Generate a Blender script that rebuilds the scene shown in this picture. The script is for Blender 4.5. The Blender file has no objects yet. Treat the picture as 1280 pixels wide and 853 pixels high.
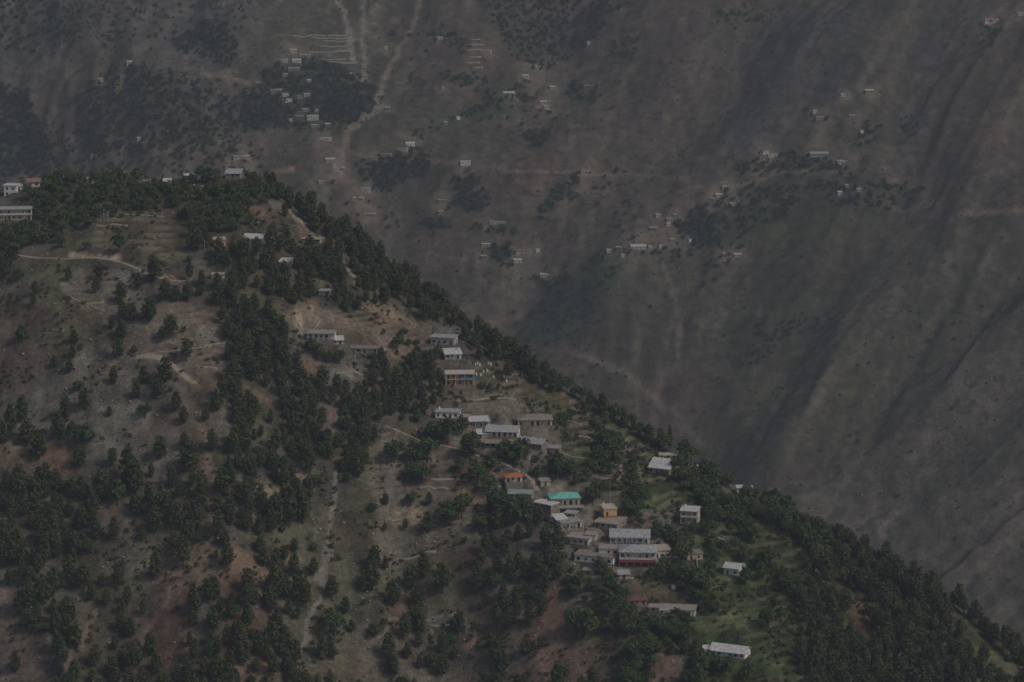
import bpy, math, random
import numpy as np
from mathutils import Vector

R = math.radians
scene = bpy.context.scene
COL = scene.collection

# ------------------------------------------------------------------ camera
PITCH = R(12.0); FOC = 100.0; F = 1280 * FOC / 36.0
cam_d = bpy.data.cameras.new('camera'); cam_d.lens = FOC; cam_d.sensor_width = 36
cam_d.clip_start = 1.0; cam_d.clip_end = 30000
cam = bpy.data.objects.new('camera', cam_d); COL.objects.link(cam)
cam.location = (0, 0, 0); cam.rotation_euler = (R(90) - PITCH, 0, 0)
scene.camera = cam

# ------------------------------------------------------------------ light
SUN_EL, SUN_AZ = R(46), R(118)      # azimuth clockwise from +Y
world = bpy.data.worlds.new('World'); scene.world = world; world.use_nodes = True
nt = world.node_tree; nt.nodes.clear()
sky = nt.nodes.new('ShaderNodeTexSky'); sky.sky_type = 'NISHITA'; sky.sun_disc = False
sky.sun_elevation = SUN_EL; sky.sun_rotation = SUN_AZ
sky.air_density = 1.0; sky.dust_density = 4.0; sky.ozone_density = 1.0
bg = nt.nodes.new('ShaderNodeBackground'); bg.inputs['Strength'].default_value = 0.056
wo = nt.nodes.new('ShaderNodeOutputWorld')
nt.links.new(sky.outputs[0], bg.inputs[0]); nt.links.new(bg.outputs[0], wo.inputs[0])
sd = bpy.data.lights.new('sun', 'SUN'); sd.energy = 1.3; sd.angle = R(12); sd.color = (1.0, 0.92, 0.80)
so = bpy.data.objects.new('sun', sd); COL.objects.link(so)
sdir = Vector((math.sin(SUN_AZ) * math.cos(SUN_EL), math.cos(SUN_AZ) * math.cos(SUN_EL), math.sin(SUN_EL)))
so.rotation_euler = sdir.to_track_quat('Z', 'Y').to_euler(); so.location = sdir * 800
scene.view_settings.view_transform = 'Standard'; scene.view_settings.look = 'None'
scene.view_settings.exposure = -0.30; scene.view_settings.gamma = 1.0
scene.render.engine = 'CYCLES'
scene.cycles.use_denoising = True; scene.cycles.denoiser = 'OPENIMAGEDENOISE'; scene.cycles.denoising_input_passes = 'RGB_ALBEDO_NORMAL'; scene.cycles.denoising_prefilter = 'ACCURATE'
scene.cycles.max_bounces = 5; scene.cycles.diffuse_bounces = 2; scene.cycles.volume_bounces = 1
scene.cycles.transparent_max_bounces = 4
HAZE_DENSITY = 0.000078

# ------------------------------------------------------------------ noise
_tabs = {}
def vn(x, y, seed=0):
    if seed not in _tabs:
        _tabs[seed] = np.random.RandomState(1000 + seed).rand(256, 256)
    T = _tabs[seed]
    xi = np.floor(x).astype(int); yi = np.floor(y).astype(int)
    fx = x - xi; fy = y - yi
    fx = fx * fx * fx * (fx * (fx * 6 - 15) + 10); fy = fy * fy * fy * (fy * (fy * 6 - 15) + 10)
    a = T[xi & 255, yi & 255]; b = T[(xi + 1) & 255, yi & 255]
    c = T[xi & 255, (yi + 1) & 255]; d = T[(xi + 1) & 255, (yi + 1) & 255]
    return (a * (1 - fx) + b * fx) * (1 - fy) + (c * (1 - fx) + d * fx) * fy
def fbm(x, y, seed=0, o=4):
    s = 0; a = .5; t = 0
    for i in range(o):
        s = s + a * vn(x * 2 ** i + 17.3 * i, y * 2 ** i - 9.1 * i, seed + i); t += a; a *= .5
    return s / t
def ridged(x, y, seed=0, o=4):
    s = 0; a = .5; t = 0
    for i in range(o):
        s = s + a * (1 - np.abs(2 * vn(x * 2 ** i + 5.3 * i, y * 2 ** i + 3.1 * i, seed + i) - 1)); t += a; a *= .5
    return s / t
def sst(a, b, x):
    t = np.clip((x - a) / (b - a), 0, 1); return t * t * (3 - 2 * t)

# ------------------------------------------------------------------ picture <-> place
CP, SP = math.cos(PITCH), math.sin(PITCH)
def ray(u, v):
    a = (np.asarray(u, float) - 640) / F; b = -(np.asarray(v, float) - 426.5) / F
    return a, CP + b * SP, -SP + b * CP
def proj(x, y, z):
    d = y * CP - z * SP; up = y * SP + z * CP
    return 640 + F * x / d, 426.5 - F * up / d

# ------------------------------------------------------------------ near hill
CU = np.array([-500, -200, 0, 60, 100, 200, 300, 340, 400, 450, 500, 560, 600, 650, 700, 760, 820, 860, 900, 950, 1000, 1050, 1100, 1150, 1200, 1240, 1280, 1500, 1900], float)
CV = np.array([300, 252, 240, 229, 225, 223, 223, 233, 275, 306, 345, 393, 425, 456, 493, 536, 581, 599, 616, 634, 657, 691, 714, 741, 768, 797, 826, 965, 1200], float)
CY = np.interp(CU, [-500, 0, 300, 500, 700, 900, 1100, 1280, 1900], [1580, 1560, 1540, 1500, 1440, 1380, 1320, 1270, 1150])
CV = CV - np.interp(CU, [520, 640, 700, 760, 820, 860, 900, 960, 1000, 1100, 1300], [0, 6, 8, 20, 27, 22, 15, 12, 12, 10, 4])
ra, rb, rc = ray(CU, CV)
CX = ra / rb * CY; CZ = rc / rb * CY
TT = np.interp(CU, [-500, 0, 300, 430, 560, 640, 760, 900, 1000, 1100, 1280, 1900], [110, 105, 95, 85, 90, 115, 165, 200, 150, 90, 60, 60])
_xs = np.linspace(-1600, 1600, 3201)
def _smooth(a, n):
    k = np.hanning(n + 2)[1:-1]; k /= k.sum()
    return np.convolve(np.pad(a, n // 2, mode='edge'), k, mode='valid')[:len(a)]
zc_t = np.interp(_xs, CX, CZ); zc_t = np.where(_xs < CX[0], CZ[0] + (_xs - CX[0]) * .3, zc_t); zc_t = np.where(_xs > CX[-1], CZ[-1] - (_xs - CX[-1]) * .4, zc_t)
zc_t = _smooth(zc_t, 15); yc_t = _smooth(np.interp(_xs, CX, CY), 61); tt_t = _smooth(np.interp(_xs, CX, TT), 61)

def near_raw(x, y):
    zc = np.interp(x, _xs, zc_t); yc = np.interp(x, _xs, yc_t); T = np.interp(x, _xs, tt_t)
    t = yc - y
    tf = np.maximum(t, 0)
    s1, s2, w = .24, .70, 28.
    # slope passes from s1 to s2 around t = T
    sp = w * np.log1p(np.exp(np.clip((tf - T) / w, -30, 30))) - w * np.log1p(np.exp(np.clip(-T / w, -30, 30)))
    drop = s1 * tf + (s2 - s1) * sp
    back = np.maximum(-t, 0); drop = drop + .75 * (np.sqrt(back * back + 144) - 12)
    z = zc - drop
    k = sst(30, 160, t)
    # spurs and gullies down the fall line
    wx = x + 22 * (fbm(x / 90, y / 90, 40, 2) - .5)
    c = wx * .90 + y * .42; a = y * .90 - wx * .42
    z = z + k * (14 * (ridged(c / 95, a / 380, 1, 2) - .6) + 5 * (ridged(c / 33, a / 120, 5, 3) - .6))
    z = z + 2.2 * (fbm(x / 22, y / 22, 9, 3) - .5) * sst(-20, 40, t) + .8 * (fbm(x / 6, y / 6, 12, 3) - .5)
    return z

def axis(spans):
    out = []
    for a, b, s in spans:
        out += list(np.arange(a, b - 1e-6, s))
    out.append(spans[-1][1]); return np.array(out)
NX = axis([(-1500, -480, 20), (-480, -330, 5), (-330, 300, 1.15), (300, 480, 5), (480, 1500, 20)])
NY = axis([(500, 1040, 20), (1040, 1120, 3), (1120, 1600, 1.15), (1600, 1700, 4), (1700, 2300, 20)])
GX, GY = np.meshgrid(NX, NY)
NZ = near_raw(GX, GY)

class HF:
    def __init__(s, xs, ys, z): s.xs, s.ys, s.z = xs, ys, z
    def h(s, x, y):
        x = np.asarray(x, float); y = np.asarray(y, float)
        i = np.clip(np.searchsorted(s.xs, x) - 1, 0, len(s.xs) - 2); j = np.clip(np.searchsorted(s.ys, y) - 1, 0, len(s.ys) - 2)
        fx = np.clip((x - s.xs[i]) / (s.xs[i + 1] - s.xs[i]), 0, 1); fy = np.clip((y - s.ys[j]) / (s.ys[j + 1] - s.ys[j]), 0, 1)
        z = s.z
        return (z[j, i] * (1 - fx) + z[j, i + 1] * fx) * (1 - fy) + (z[j + 1, i] * (1 - fx) + z[j + 1, i + 1] * fx) * fy
    def hit(s, u, v, y0, y1, st=2.0):
        """first point of the ground seen at a photo pixel"""
        dx, dy, dz = ray(u, v); dx /= dy; dz /= dy
        p = None
        for y in np.arange(y0, y1, st):
            g = float(s.h(dx * y, y)) - dz * y
            if g > 0:
                if p is None: return None
                yy = y - st * g / (g - p)
                return (dx * yy, yy, float(s.h(dx * yy, yy)))
            p = g
        return None
near = HF(NX, NY, NZ)
def nhit(u, v):
    r = near.hit(u, v, 900, 1640, 2.0)
    return r

# ------------------------------------------------------------------ far mountain
def far_base(x, y):
    lat = .26 * (np.sqrt((x - 90) ** 2 + 80 ** 2) - 80) * (x > 90) + .05 * (np.sqrt((x - 90) ** 2 + 80 ** 2) - 80) * (x <= 90)
    return -2253 + .577 * y + lat
def fbhit(u, v):
    dx, dy, dz = ray(u, v); dx /= dy; dz /= dy
    y = 2800.
    for _ in range(30):
        g = float(far_base(dx * y, y)) - dz * y
        y -= g / (.577 - dz) * .9
    return (dx * y, y)
RIDGES = [  # polyline in photo px, height m (+ ridge, - gully), half width m
    ([(1010, 90), (940, 190), (870, 262), (790, 312), (765, 380), (735, 450)], 34, 55),
    ([(1110, 0), (1090, 100), (1065, 200), (1075, 260), (1000, 340)], 22, 45),
    ([(1290, 435), (1180, 522), (1080, 600), (960, 685), (880, 745)], 34, 42),
    ([(1290, 280), (1205, 300), (1120, 410), (1040, 510), (930, 590)], 24, 42),
    ([(1290, 530), (1180, 640), (1060, 730)], 20, 30),
    ([(420, 140), (500, 185), (580, 210), (640, 235), (690, 300)], 20, 50),
    ([(660, 105), (600, 135), (540, 165), (500, 185)], 14, 26),
    ([(130, 40), (220, 130), (290, 205)], 30, 55),
    ([(300, 30), (350, 110), (400, 200)], 16, 45),
    ([(880, 0), (840, 100), (760, 180)], 16, 50),
    ([(1060, 440), (1010, 540), (960, 610)], 9, 22),
    ([(950, 420), (900, 520)], 9, 25),
    ([(1280, 60), (1230, 180), (1220, 280)], 16, 40),
    ([(1185, 0), (1142, 140), (1130, 235), (1040, 350), (985, 450), (925, 520), (860, 580)], -19, 36),
    ([(965, 0), (905, 105), (870, 160), (820, 215), (740, 270), (660, 350), (650, 420)], -15, 40),
    ([(1225, 285), (1165, 390), (1112, 488), (1050, 580), (1000, 640)], -14, 18),
    ([(1290, 320), (1190, 470), (1100, 560), (1020, 650)], -12, 18),
    ([(1290, 480), (1200, 590), (1090, 680)], -14, 18),
    ([(705, 0), (690, 45), (683, 92), (620, 130), (560, 165), (470, 250)], -30, 45),
    ([(0, 80), (40, 160), (70, 230)], -34, 60),
    ([(215, 0), (255, 60), (320, 180), (360, 240)], -18, 45),
    ([(640, 400), (720, 440), (800, 500), (860, 580)], -20, 40),
    ([(520, 20), (495, 100), (450, 160)], -8, 22),
    ([(610, 0), (560, 80), (530, 130)], 10, 30),
]
def seg_dist(px, py, pts):
    best = np.full(px.shape, 1e9); side = None
    for (ax, ay), (bx, by) in zip(pts[:-1], pts[1:]):
        dx, dy = bx - ax, by - ay; L = dx * dx + dy * dy + 1e-9
        t = np.clip(((px - ax) * dx + (py - ay) * dy) / L, 0, 1)
        best = np.minimum(best, np.hypot(px - ax - t * dx, py - ay - t * dy))
    return best
FX = axis([(-3500, -900, 40), (-900, -620, 10), (-620, 620, 3.6), (620, 900, 10), (900, 3500, 40)])
FY = axis([(2150, 2380, 8), (2380, 3420, 3.6), (3420, 3700, 14), (3700, 5200, 50)])
HX, HY = np.meshgrid(FX, FY)
def far_raw(x, y):
    z = far_base(x, y)
    wx = x + 60 * (fbm(x / 170, y / 170, 60, 3) - .5); wy = y + 60 * (fbm(x / 170, y / 170, 66, 3) - .5)
    for pts, amp, wd in RIDGES:
        w = [fbhit(u, v) for u, v in pts]
        d = seg_dist(wx, wy, w)
        m = np.sqrt(1 + (d / wd) ** 2) - 1          # sharp line, open flanks
        z = z + amp * np.exp(-m * 1.3)
    def rib(pa, pb, sc, ln, seed, o=3):
        (x0, y0), (x1, y1) = fbhit(*pa), fbhit(*pb); L = math.hypot(x1 - x0, y1 - y0); tx, ty = (x1 - x0) / L, (y1 - y0) / L
        qx = x * .55 + wx * .45; c = qx * ty - y * tx; al = qx * tx + y * ty
        return ridged(c / sc, al / ln, seed, o) ** 1.6 * 1.25 - .6
    u_, v_ = proj(x, y, z)
    wB = sst(560, 900, v_ + (u_ - 900) * .75) * sst(820, 1000, u_); wA = sst(860, 1060, u_) * (1 - wB); wC = 1 - wA - wB; wL = sst(420, 150, u_)
    z = z + wA * (16 * rib((1215, 300), (1115, 485), 120, 700, 70) + 8 * rib((1215, 300), (1115, 485), 38, 320, 75, 4))
    z = z + wB * (22 * rib((1280, 440), (1020, 640), 90, 500, 71) + 11 * rib((1280, 440), (1020, 640), 30, 170, 76, 4))
    z = z + wC * (11 * rib((850, 80), (770, 300), 150, 500, 72) + 4.5 * rib((850, 80), (770, 300), 44, 200, 77, 4) + 12 * wL * rib((150, 0), (180, 200), 36, 90, 78, 4))
    rough = .5 + .8 * sst(-200, -420, x) + .9 * sst(2750, 2450, y)
    z = z + rough * 7 * (ridged(wx / 24, wy / 42, 80, 4) - .6) + 2.0 * (fbm(x / 12, y / 12, 90, 3) - .5)
    over = np.maximum(y - 4100, 0); z = z - over * 1.15
    z = np.where(z > 60, 60 + (z - 60) * .5, z)
    return z
FZ = far_raw(HX, HY)
far = HF(FX, FY, FZ)
def fhit(u, v):
    dx, dy, dz = ray(u, v); dx /= dy; dz /= dy
    p = None; st = 8.
    for y in np.arange(2160, 4000, st):
        g = float(far.h(dx * y, y)) - dz * y
        if g > 0:
            if p is None: return None
            for _ in range(1):
                lo, hi = y - st, y
                for _ in range(8):
                    m = (lo + hi) / 2
                    if float(far.h(dx * m, m)) - dz * m > 0: hi = m
                    else: lo = m
            return (dx * hi, hi, float(far.h(dx * hi, hi)))
        p = g
    return None
def far_grid_uv():
    return proj(HX, HY, FZ)

# ------------------------------------------------------------------ near houses: positions and terrain pads
# u, v of the foot of the front wall's middle, width px, depth m, height m, yaw deg, roof, wall colour, roof colour, storeys, veranda m, label, extra
W_ = (.86, .84, .80); CREAM = (.64, .58, .49); GREYW = (.50, .49, .47); TAN = (.42, .30, .20); ORANGE = (.62, .26, .10)
TIN = (.44, .45, .47); MUD = (.31, .27, .235); CONC = (.40, .37, .335); TEAL = (.22, .62, .50); LTIN = (.66, .66, .66)
NH = [
 (18, 276, 42, 9, 3.0, 6, 'flat', CREAM, TIN, 2, 1.2, 'large cream two storey house at the left edge of the picture', {}),
 (13, 246, 16, 7, 3.0, -8, 'flat', W_, LTIN, 2, 0, 'white block house with flat roof above the large cream house', {}),
 (30, 240, 18, 7, 2.8, 4, 'flat', W_, TIN, 1, 0, 'low white house right beside the white block house', {}),
 (42, 234, 15, 6, 2.8, 8, 'gable', CREAM, (.36, .2, .17), 1, 0, 'small pale house with a dull red roof behind the low white house', {}),
 (81, 221, 29, 8, 2.6, 2, 'flat', MUD, TIN, 1, 1.0, 'long low grey roofed house among trees on the plateau rim', {}),
 (113, 222, 8, 5, 2.6, 0, 'flat', GREYW, TIN, 1, 0, 'tiny grey hut beside the long grey roofed plateau house', {}),
 (120, 212, 8, 5, 2.8, 0, 'flat', GREYW, TIN, 1, 0, 'tiny pale hut highest on the left plateau skyline', {}),
 (144, 216, 16, 7, 2.8, -4, 'flat', (.50, .36, .32), (.5, .42, .38), 1, .8, 'pinkish white house on the left plateau skyline', {}),
 (183, 233, 8, 5, 2.6, 0, 'flat', TAN, MUD, 1, 0, 'small brown hut in the trees in the middle of the plateau', {}),
 (209, 233, 8, 5, 2.6, 0, 'gable', W_, LTIN, 1, 0, 'very small white hut alone on the plateau meadow', {}),
 (239, 219, 15, 7, 3.0, 12, 'flat', W_, LTIN, 1, 0, 'white boxy house near the top of the plateau', {}),
 (259, 213, 8, 6, 3.0, 0, 'flat', W_, LTIN, 1, 0, 'small white cube house on the skyline between two bigger ones', {}),
 (280, 213, 19, 7, 2.6, -8, 'gable', W_, LTIN, 1, 0, 'white tin roofed house on the summit skyline', {}),
 (291, 223, 18, 7, 2.4, -4, 'shed', MUD, TIN, 1, 0, 'grey green roofed shed just below the summit house', {}),
 (316, 306, 24, 8, 3.0, -14, 'gable', W_, LTIN, 1, 1.6, 'white tin roofed house alone among dark pines', {'annex': 1}),
 (275, 308, 14, 6, 3.4, 10, 'flat', (.62, .42, .28), CREAM, 1, 0, 'peach walled hut left of the white tin roofed house', {}),
 (389, 305, 24, 6, 2.4, -16, 'flat', (.50, .44, .32), (.50, .42, .30), 1, 0, 'yellowish flat house on the bare bank among the pines', {}),
 (356, 334, 14, 5, 2.6, -14, 'shed', CREAM, LTIN, 1, 0, 'small pale shed on a brown clearing inside the pinewood', {}),
 (272, 349, 15, 5, 2.2, 0, 'flat', GREYW, (.5, .42, .38), 1, 0, 'low grey hut in the trees at the path end', {}),
 (405, 370, 14, 5, 2.4, -14, 'flat', GREYW, TIN, 1, 0, 'grey flat hut half hidden in the upper pinewood', {}),
 (401, 425, 34, 8, 3.2, -3, 'flat', W_, CONC, 1, 2.0, 'flat roofed house with a white pillared veranda beneath the stone yard', {'posts': 6}),
 (458, 443, 44, 7, 2.8, -5, 'flat', W_, MUD, 1, 1.6, 'long low house with white walls and brown roof', {'posts': 6}),
 (422, 431, 14, 5, 2.2, 8, 'shed', GREYW, LTIN, 1, 0, 'small tin shed at the corner of the pillared veranda house', {}),
 (553, 431, 30, 8, 3.6, -14, 'flat', (.42, .40, .37), TIN, 1, 0, 'long grey blockwork building under the skyline pines', {}),
 (567, 450, 20, 7, 3.0, 12, 'shed', W_, LTIN, 1, 1.6, 'white house with a raised porch above the graveyard', {'posts': 3}),
 (575, 482, 36, 8, 2.9, 2, 'flat', (.66, .36, .18), CREAM, 2, 1.4, 'flat roofed house with orange walls and a blue balcony', {'blue': 1}),
 (559, 523, 30, 7, 3.0, -6, 'flat', W_, TIN, 1, 0, 'white walled house with grey roof behind round trees', {'tank': 1}),
 (599, 536, 24, 8, 3.2, 6, 'flat', (.50, .53, .56), LTIN, 1, 1.8, 'pale house with tall pillars below the pink rock cut', {'posts': 4}),
 (627, 547, 36, 7, 2.4, -8, 'gable', W_, TIN, 1, 1.4, 'long white house with a low grey tin roof', {'posts': 7}),
 (669, 533, 38, 8, 2.8, 4, 'hip', CREAM, MUD, 1, 1.6, 'cream house with a wide brown hipped roof', {'posts': 5}),
 (657, 560, 40, 6, 2.2, -27, 'gable', (.25, .24, .24), TIN, 1, 0, 'long narrow shed with dark walls and ribbed tin roof', {}),
 (620, 561, 40, 6, 2.2, -6, 'flat', MUD, (.36, .29, .25), 1, 1.6, 'mud roofed house with two white pillars', {'posts': 3}),
 (690, 568, 16, 5, 2.6, -10, 'flat', MUD, CONC, 1, 0, 'small stone hut at the lower end of the tin sheds', {}),
 (643, 604, 19, 5, 2.6, 14, 'hip', W_, (.60, .19, .07), 1, 1.6, 'small white house with a bright orange hipped roof', {'posts': 3}),
 (650, 625, 28, 6, 2.4, -6, 'flat', (.36, .40, .40), (.34, .42, .40), 1, 1.4, 'long grey house directly below the orange roof', {'posts': 5}),
 (707, 633, 33, 7.5, 3.4, 8, 'hip', W_, TEAL, 1, 2.2, 'large house with turquoise roof and a white railed terrace', {'posts': 6, 'deck': 1}),
 (678, 637, 24, 5, 2.4, -38, 'flat', (.22, .22, .23), LTIN, 1, 0, 'long dark sided building left of the turquoise roof', {}),
 (716, 663, 27, 12, 3.4, 24, 'flat', W_, CONC, 1, 2.2, 'white walled house with broad concrete flat roof and open porch', {'posts': 4, 'tank': 1}),
 (722, 681, 26, 7, 2.8, -22, 'flat', (.5, .47, .44), CONC, 1, 0, 'lower concrete storeroom below the open porch house', {}),
 (763, 645, 15, 6, 3.0, 12, 'flat', (.66, .40, .22), CREAM, 1, 0, 'small peach orange cube house with a rooftop tank', {'tank': 1}),
 (757, 661, 28, 10, 2.2, -22, 'flat', MUD, (.42, .35, .29), 1, 0, 'low brown house with broad bare flat roof below the peach cube house', {}),
 (787, 681, 44, 8, 3.0, -4, 'gable', W_, TIN, 1, 1.8, 'long white house with a silver tin roof and dark veranda', {'posts': 7}),
 (742, 704, 46, 7, 2.8, -20, 'flat', W_, MUD, 1, 0, 'long white wing with a row of square windows', {'win': 5}),
 (765, 694, 30, 9, 2.6, -6, 'flat', CREAM, CONC, 1, 0, 'cream house with flat roof in the middle of the village', {}),
 (797, 709, 42, 9, 3.1, -4, 'hip', W_, TIN, 2, 2.0, 'two storey white veranda house with a crimson lower front', {'posts': 6, 'red': 1}),
 (828, 698, 19, 7, 3.2, 8, 'flat', CREAM, (.52, .45, .37), 1, 0, 'pale cube house with a cream roof right of the crimson front', {}),
 (861, 655, 22, 9, 3.1, -12, 'flat', (.60, .54, .46), LTIN, 2, 1.0, 'pale two storey box house alone in the trees', {'posts': 3, 'tank': 1}),
 (824, 593, 25, 11, 2.6, -24, 'gable', (.52, .42, .34), LTIN, 1, 0, 'house with a shiny tin gable below the lone skyline cypress', {}),
 (835, 574, 22, 4, 1.8, -6, 'flat', (.5, .40, .32), CREAM, 1, 0, 'low pinkish retaining hut beside the lone skyline cypress', {}),
 (914, 719, 20, 7, 3.2, -24, 'gable', W_, LTIN, 1, 0, 'white house with grey tin roof above the green meadow', {}),
 (926, 716, 12, 5, 2.6, 4, 'flat', (.62, .36, .24), CREAM, 1, 0, 'small brick orange annex at the right of the meadow edge house', {}),
 (869, 700, 20, 6, 3.0, 10, 'flat', (.54, .42, .32), MUD, 1, 0, 'tan house half hidden between big round trees', {}),
 (846, 770, 46, 8, 2.8, -8, 'flat', W_, CONC, 1, 0, 'long house with bare grey roof and a white arched front', {'arch': 1}),
 (797, 757, 24, 6, 2.4, 8, 'hip', MUD, (.20, .10, .09), 1, 0, 'small stone house with a dark red roof among trees', {}),
 (817, 765, 14, 5, 2.0, -12, 'flat', GREYW, CONC, 1, 0, 'little grey hut between the red roof and the long bare roof', {}),
 (909, 822, 46, 9, 2.4, -22, 'gable', W_, LTIN, 1, 0, 'lowest house of the village with a pale ribbed tin roof', {}),
 (884, 819, 8, 4, 2.2, 0, 'shed', GREYW, LTIN, 1, 0, 'tiny outhouse left of the lowest tin roof', {}),
 (925, 609, 8, 5, 2.6, 0, 'flat', W_, LTIN, 1, 0, 'small white hut in trees under the right skyline', {}),
 (936, 610, 8, 5, 2.2, 0, 'gable', W_, LTIN, 1, 0, 'smaller pale hut right of the white hut under the right skyline', {}),
 (702, 656, 12, 4, 2.2, 20, 'shed', GREYW, LTIN, 1, 0, 'tiny grey lean-to left of the open porch house', {}),
 (738, 676, 12, 4, 2.4, -14, 'flat', CREAM, CONC, 1, 0, 'small pale hut above the round courtyard tree', {}),
 (712, 648, 12, 4, 2.0, -20, 'flat', (.30, .27, .25), TIN, 1, 0, 'dark little store under the turquoise roof terrace', {}),
 (641, 572, 14, 4, 2.2, -10, 'flat', (.40, .33, .27), MUD, 1, 0, 'low brown byre beneath the mud roofed house', {}),
 (604, 549, 12, 4, 2.2, 8, 'shed', GREYW, LTIN, 1, 0, 'small tin lean-to below the tall pillared house', {}),
 (735, 719, 14, 4, 2.2, -16, 'flat', MUD, CONC, 1, 0, 'low mud store under the windowed wing', {}),
 (780, 724, 13, 4, 2.2, 4, 'shed', GREYW, TIN, 1, 0, 'grey lean-to below the crimson front', {}),
 (579, 528, 13, 5, 2.6, -4, 'flat', (.60, .52, .46), CONC, 1, 0, 'small pinkish hut between the tanked house and the tall pillars', {}),
 (682, 608, 11, 4, 2.2, 10, 'flat', (.5, .46, .42), CONC, 1, 0, 'tiny pale hut between the orange roof and the turquoise roof', {}),
 (876, 582, 7, 4, 2.4, 0, 'flat', CREAM, LTIN, 1, 0, 'tiny pale hut poking out at the skyline right of the cypress', {}),
]
houses = []
for h in NH:
    p = nhit(h[0], h[1])
    if p is None: p = nhit(h[0], h[1] + 8)
    if p is None: print('miss', h[:2]); continue
    core = 595 < h[0] < 835 and 515 < h[1] < 715
    if core: h = h[:2] + (h[2] * 1.12, h[3] * 1.32, h[4] * 1.14) + h[5:]
    houses.append((h, p, h[2] * p[1] * 1.02 / F))
def flatten(x, y, z, hf, cx, cy, yaw, w, d, zb, back=1.2, front=2.2, side=1.5, soft=5.):
    c, s = math.cos(yaw), math.sin(yaw)
    m = (np.abs(x - cx) < w + 30) & (np.abs(y - cy) < w + 30)
    lx = (x[m] - cx) * c + (y[m] - cy) * s; ly = -(x[m] - cx) * s + (y[m] - cy) * c
    ox = np.maximum(np.abs(lx) - w / 2 - side, 0); oy = np.maximum(np.maximum(-front - ly, ly - d - back), 0)
    k = 1 - sst(0, soft, np.hypot(ox, oy))
    z[m] = z[m] * (1 - k) + zb * k
for h, p, w in houses:
    flatten(GX, GY, NZ, near, p[0], p[1], R(h[5]), w, h[3], p[2] - .05)

# benches cut for the paths
PATHS = [
 ([(-30, 314), (0, 316), (20, 319), (45, 323), (80, 324), (125, 323), (150, 327), (165, 333), (178, 339), (190, 345), (205, 350), (222, 352), (240, 350)], 2.6, 'pale dirt road'),
 ([(160, 448), (185, 447), (212, 452), (222, 462), (232, 472), (243, 479)], 3.6, 'pale track'),
 ([(165, 446), (200, 441), (235, 436), (268, 430), (285, 428)], 2.2, 'foot path'),
 ([(612, 570), (622, 577), (640, 586), (655, 591), (666, 598), (668, 606), (672, 614)], 2.4, 'village path'),
 ([(484, 533), (500, 539), (515, 546), (526, 551)], 2.0, 'foot path'),
 ([(546, 556), (560, 558), (575, 562), (600, 571)], 1.6, 'foot path'),
 ([(535, 600), (560, 600), (585, 601)], 1.4, 'foot path'),
 ([(768, 607), (775, 598), (778, 588), (776, 582)], 2.2, 'foot path'),
 ([(690, 560), (712, 572), (740, 573), (772, 580)], 1.4, 'foot path'),
 ([(360, 262), (375, 276), (390, 294), (400, 303)], 3.0, 'bare bank'),
 ([(424, 322), (434, 335), (446, 350)], 3.0, 'bare bank'),
]
def resample(pts, st):
    out = [pts[0]]
    for a, b in zip(pts[:-1], pts[1:]):
        n = max(1, int(math.hypot(b[0] - a[0], b[1] - a[1]) / st))
        for i in range(1, n + 1): out.append((a[0] + (b[0] - a[0]) * i / n, a[1] + (b[1] - a[1]) * i / n))
    return out
path_pts = []
for pts, wd, nm in PATHS:
    w = [q for q in (nhit(u, v) for u, v in pts) if q]
    if len(w) < 2: continue
    w2 = resample([(q[0], q[1]) for q in w], 1.5)
    # smooth the line
    A = np.array(w2)
    for _ in range(6): A[1:-1] = (A[:-2] + A[2:] + 2 * A[1:-1]) / 4
    zz = near.h(A[:, 0], A[:, 1])
    for _ in range(10): zz[1:-1] = (zz[:-2] + zz[2:] + 2 * zz[1:-1]) / 4
    path_pts.append((A, zz, wd, nm))
for A, zz, wd, nm in path_pts:
    m = (GX > A[:, 0].min() - 9) & (GX < A[:, 0].max() + 9) & (GY > A[:, 1].min() - 9) & (GY < A[:, 1].max() + 9)
    gx, gy = GX[m], GY[m]
    best = np.full(gx.shape, 1e9); bz = np.zeros(gx.shape)
    for (x, y), z in zip(A, zz):
        d = np.hypot(gx - x, gy - y); k = d < best; best[k] = d[k]; bz[k] = z
    k = 1 - sst(wd * .5 + .8, wd * .5 + 3.2, best)
    NZ[m] = NZ[m] * (1 - k) + bz * k
near.z = NZ

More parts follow.
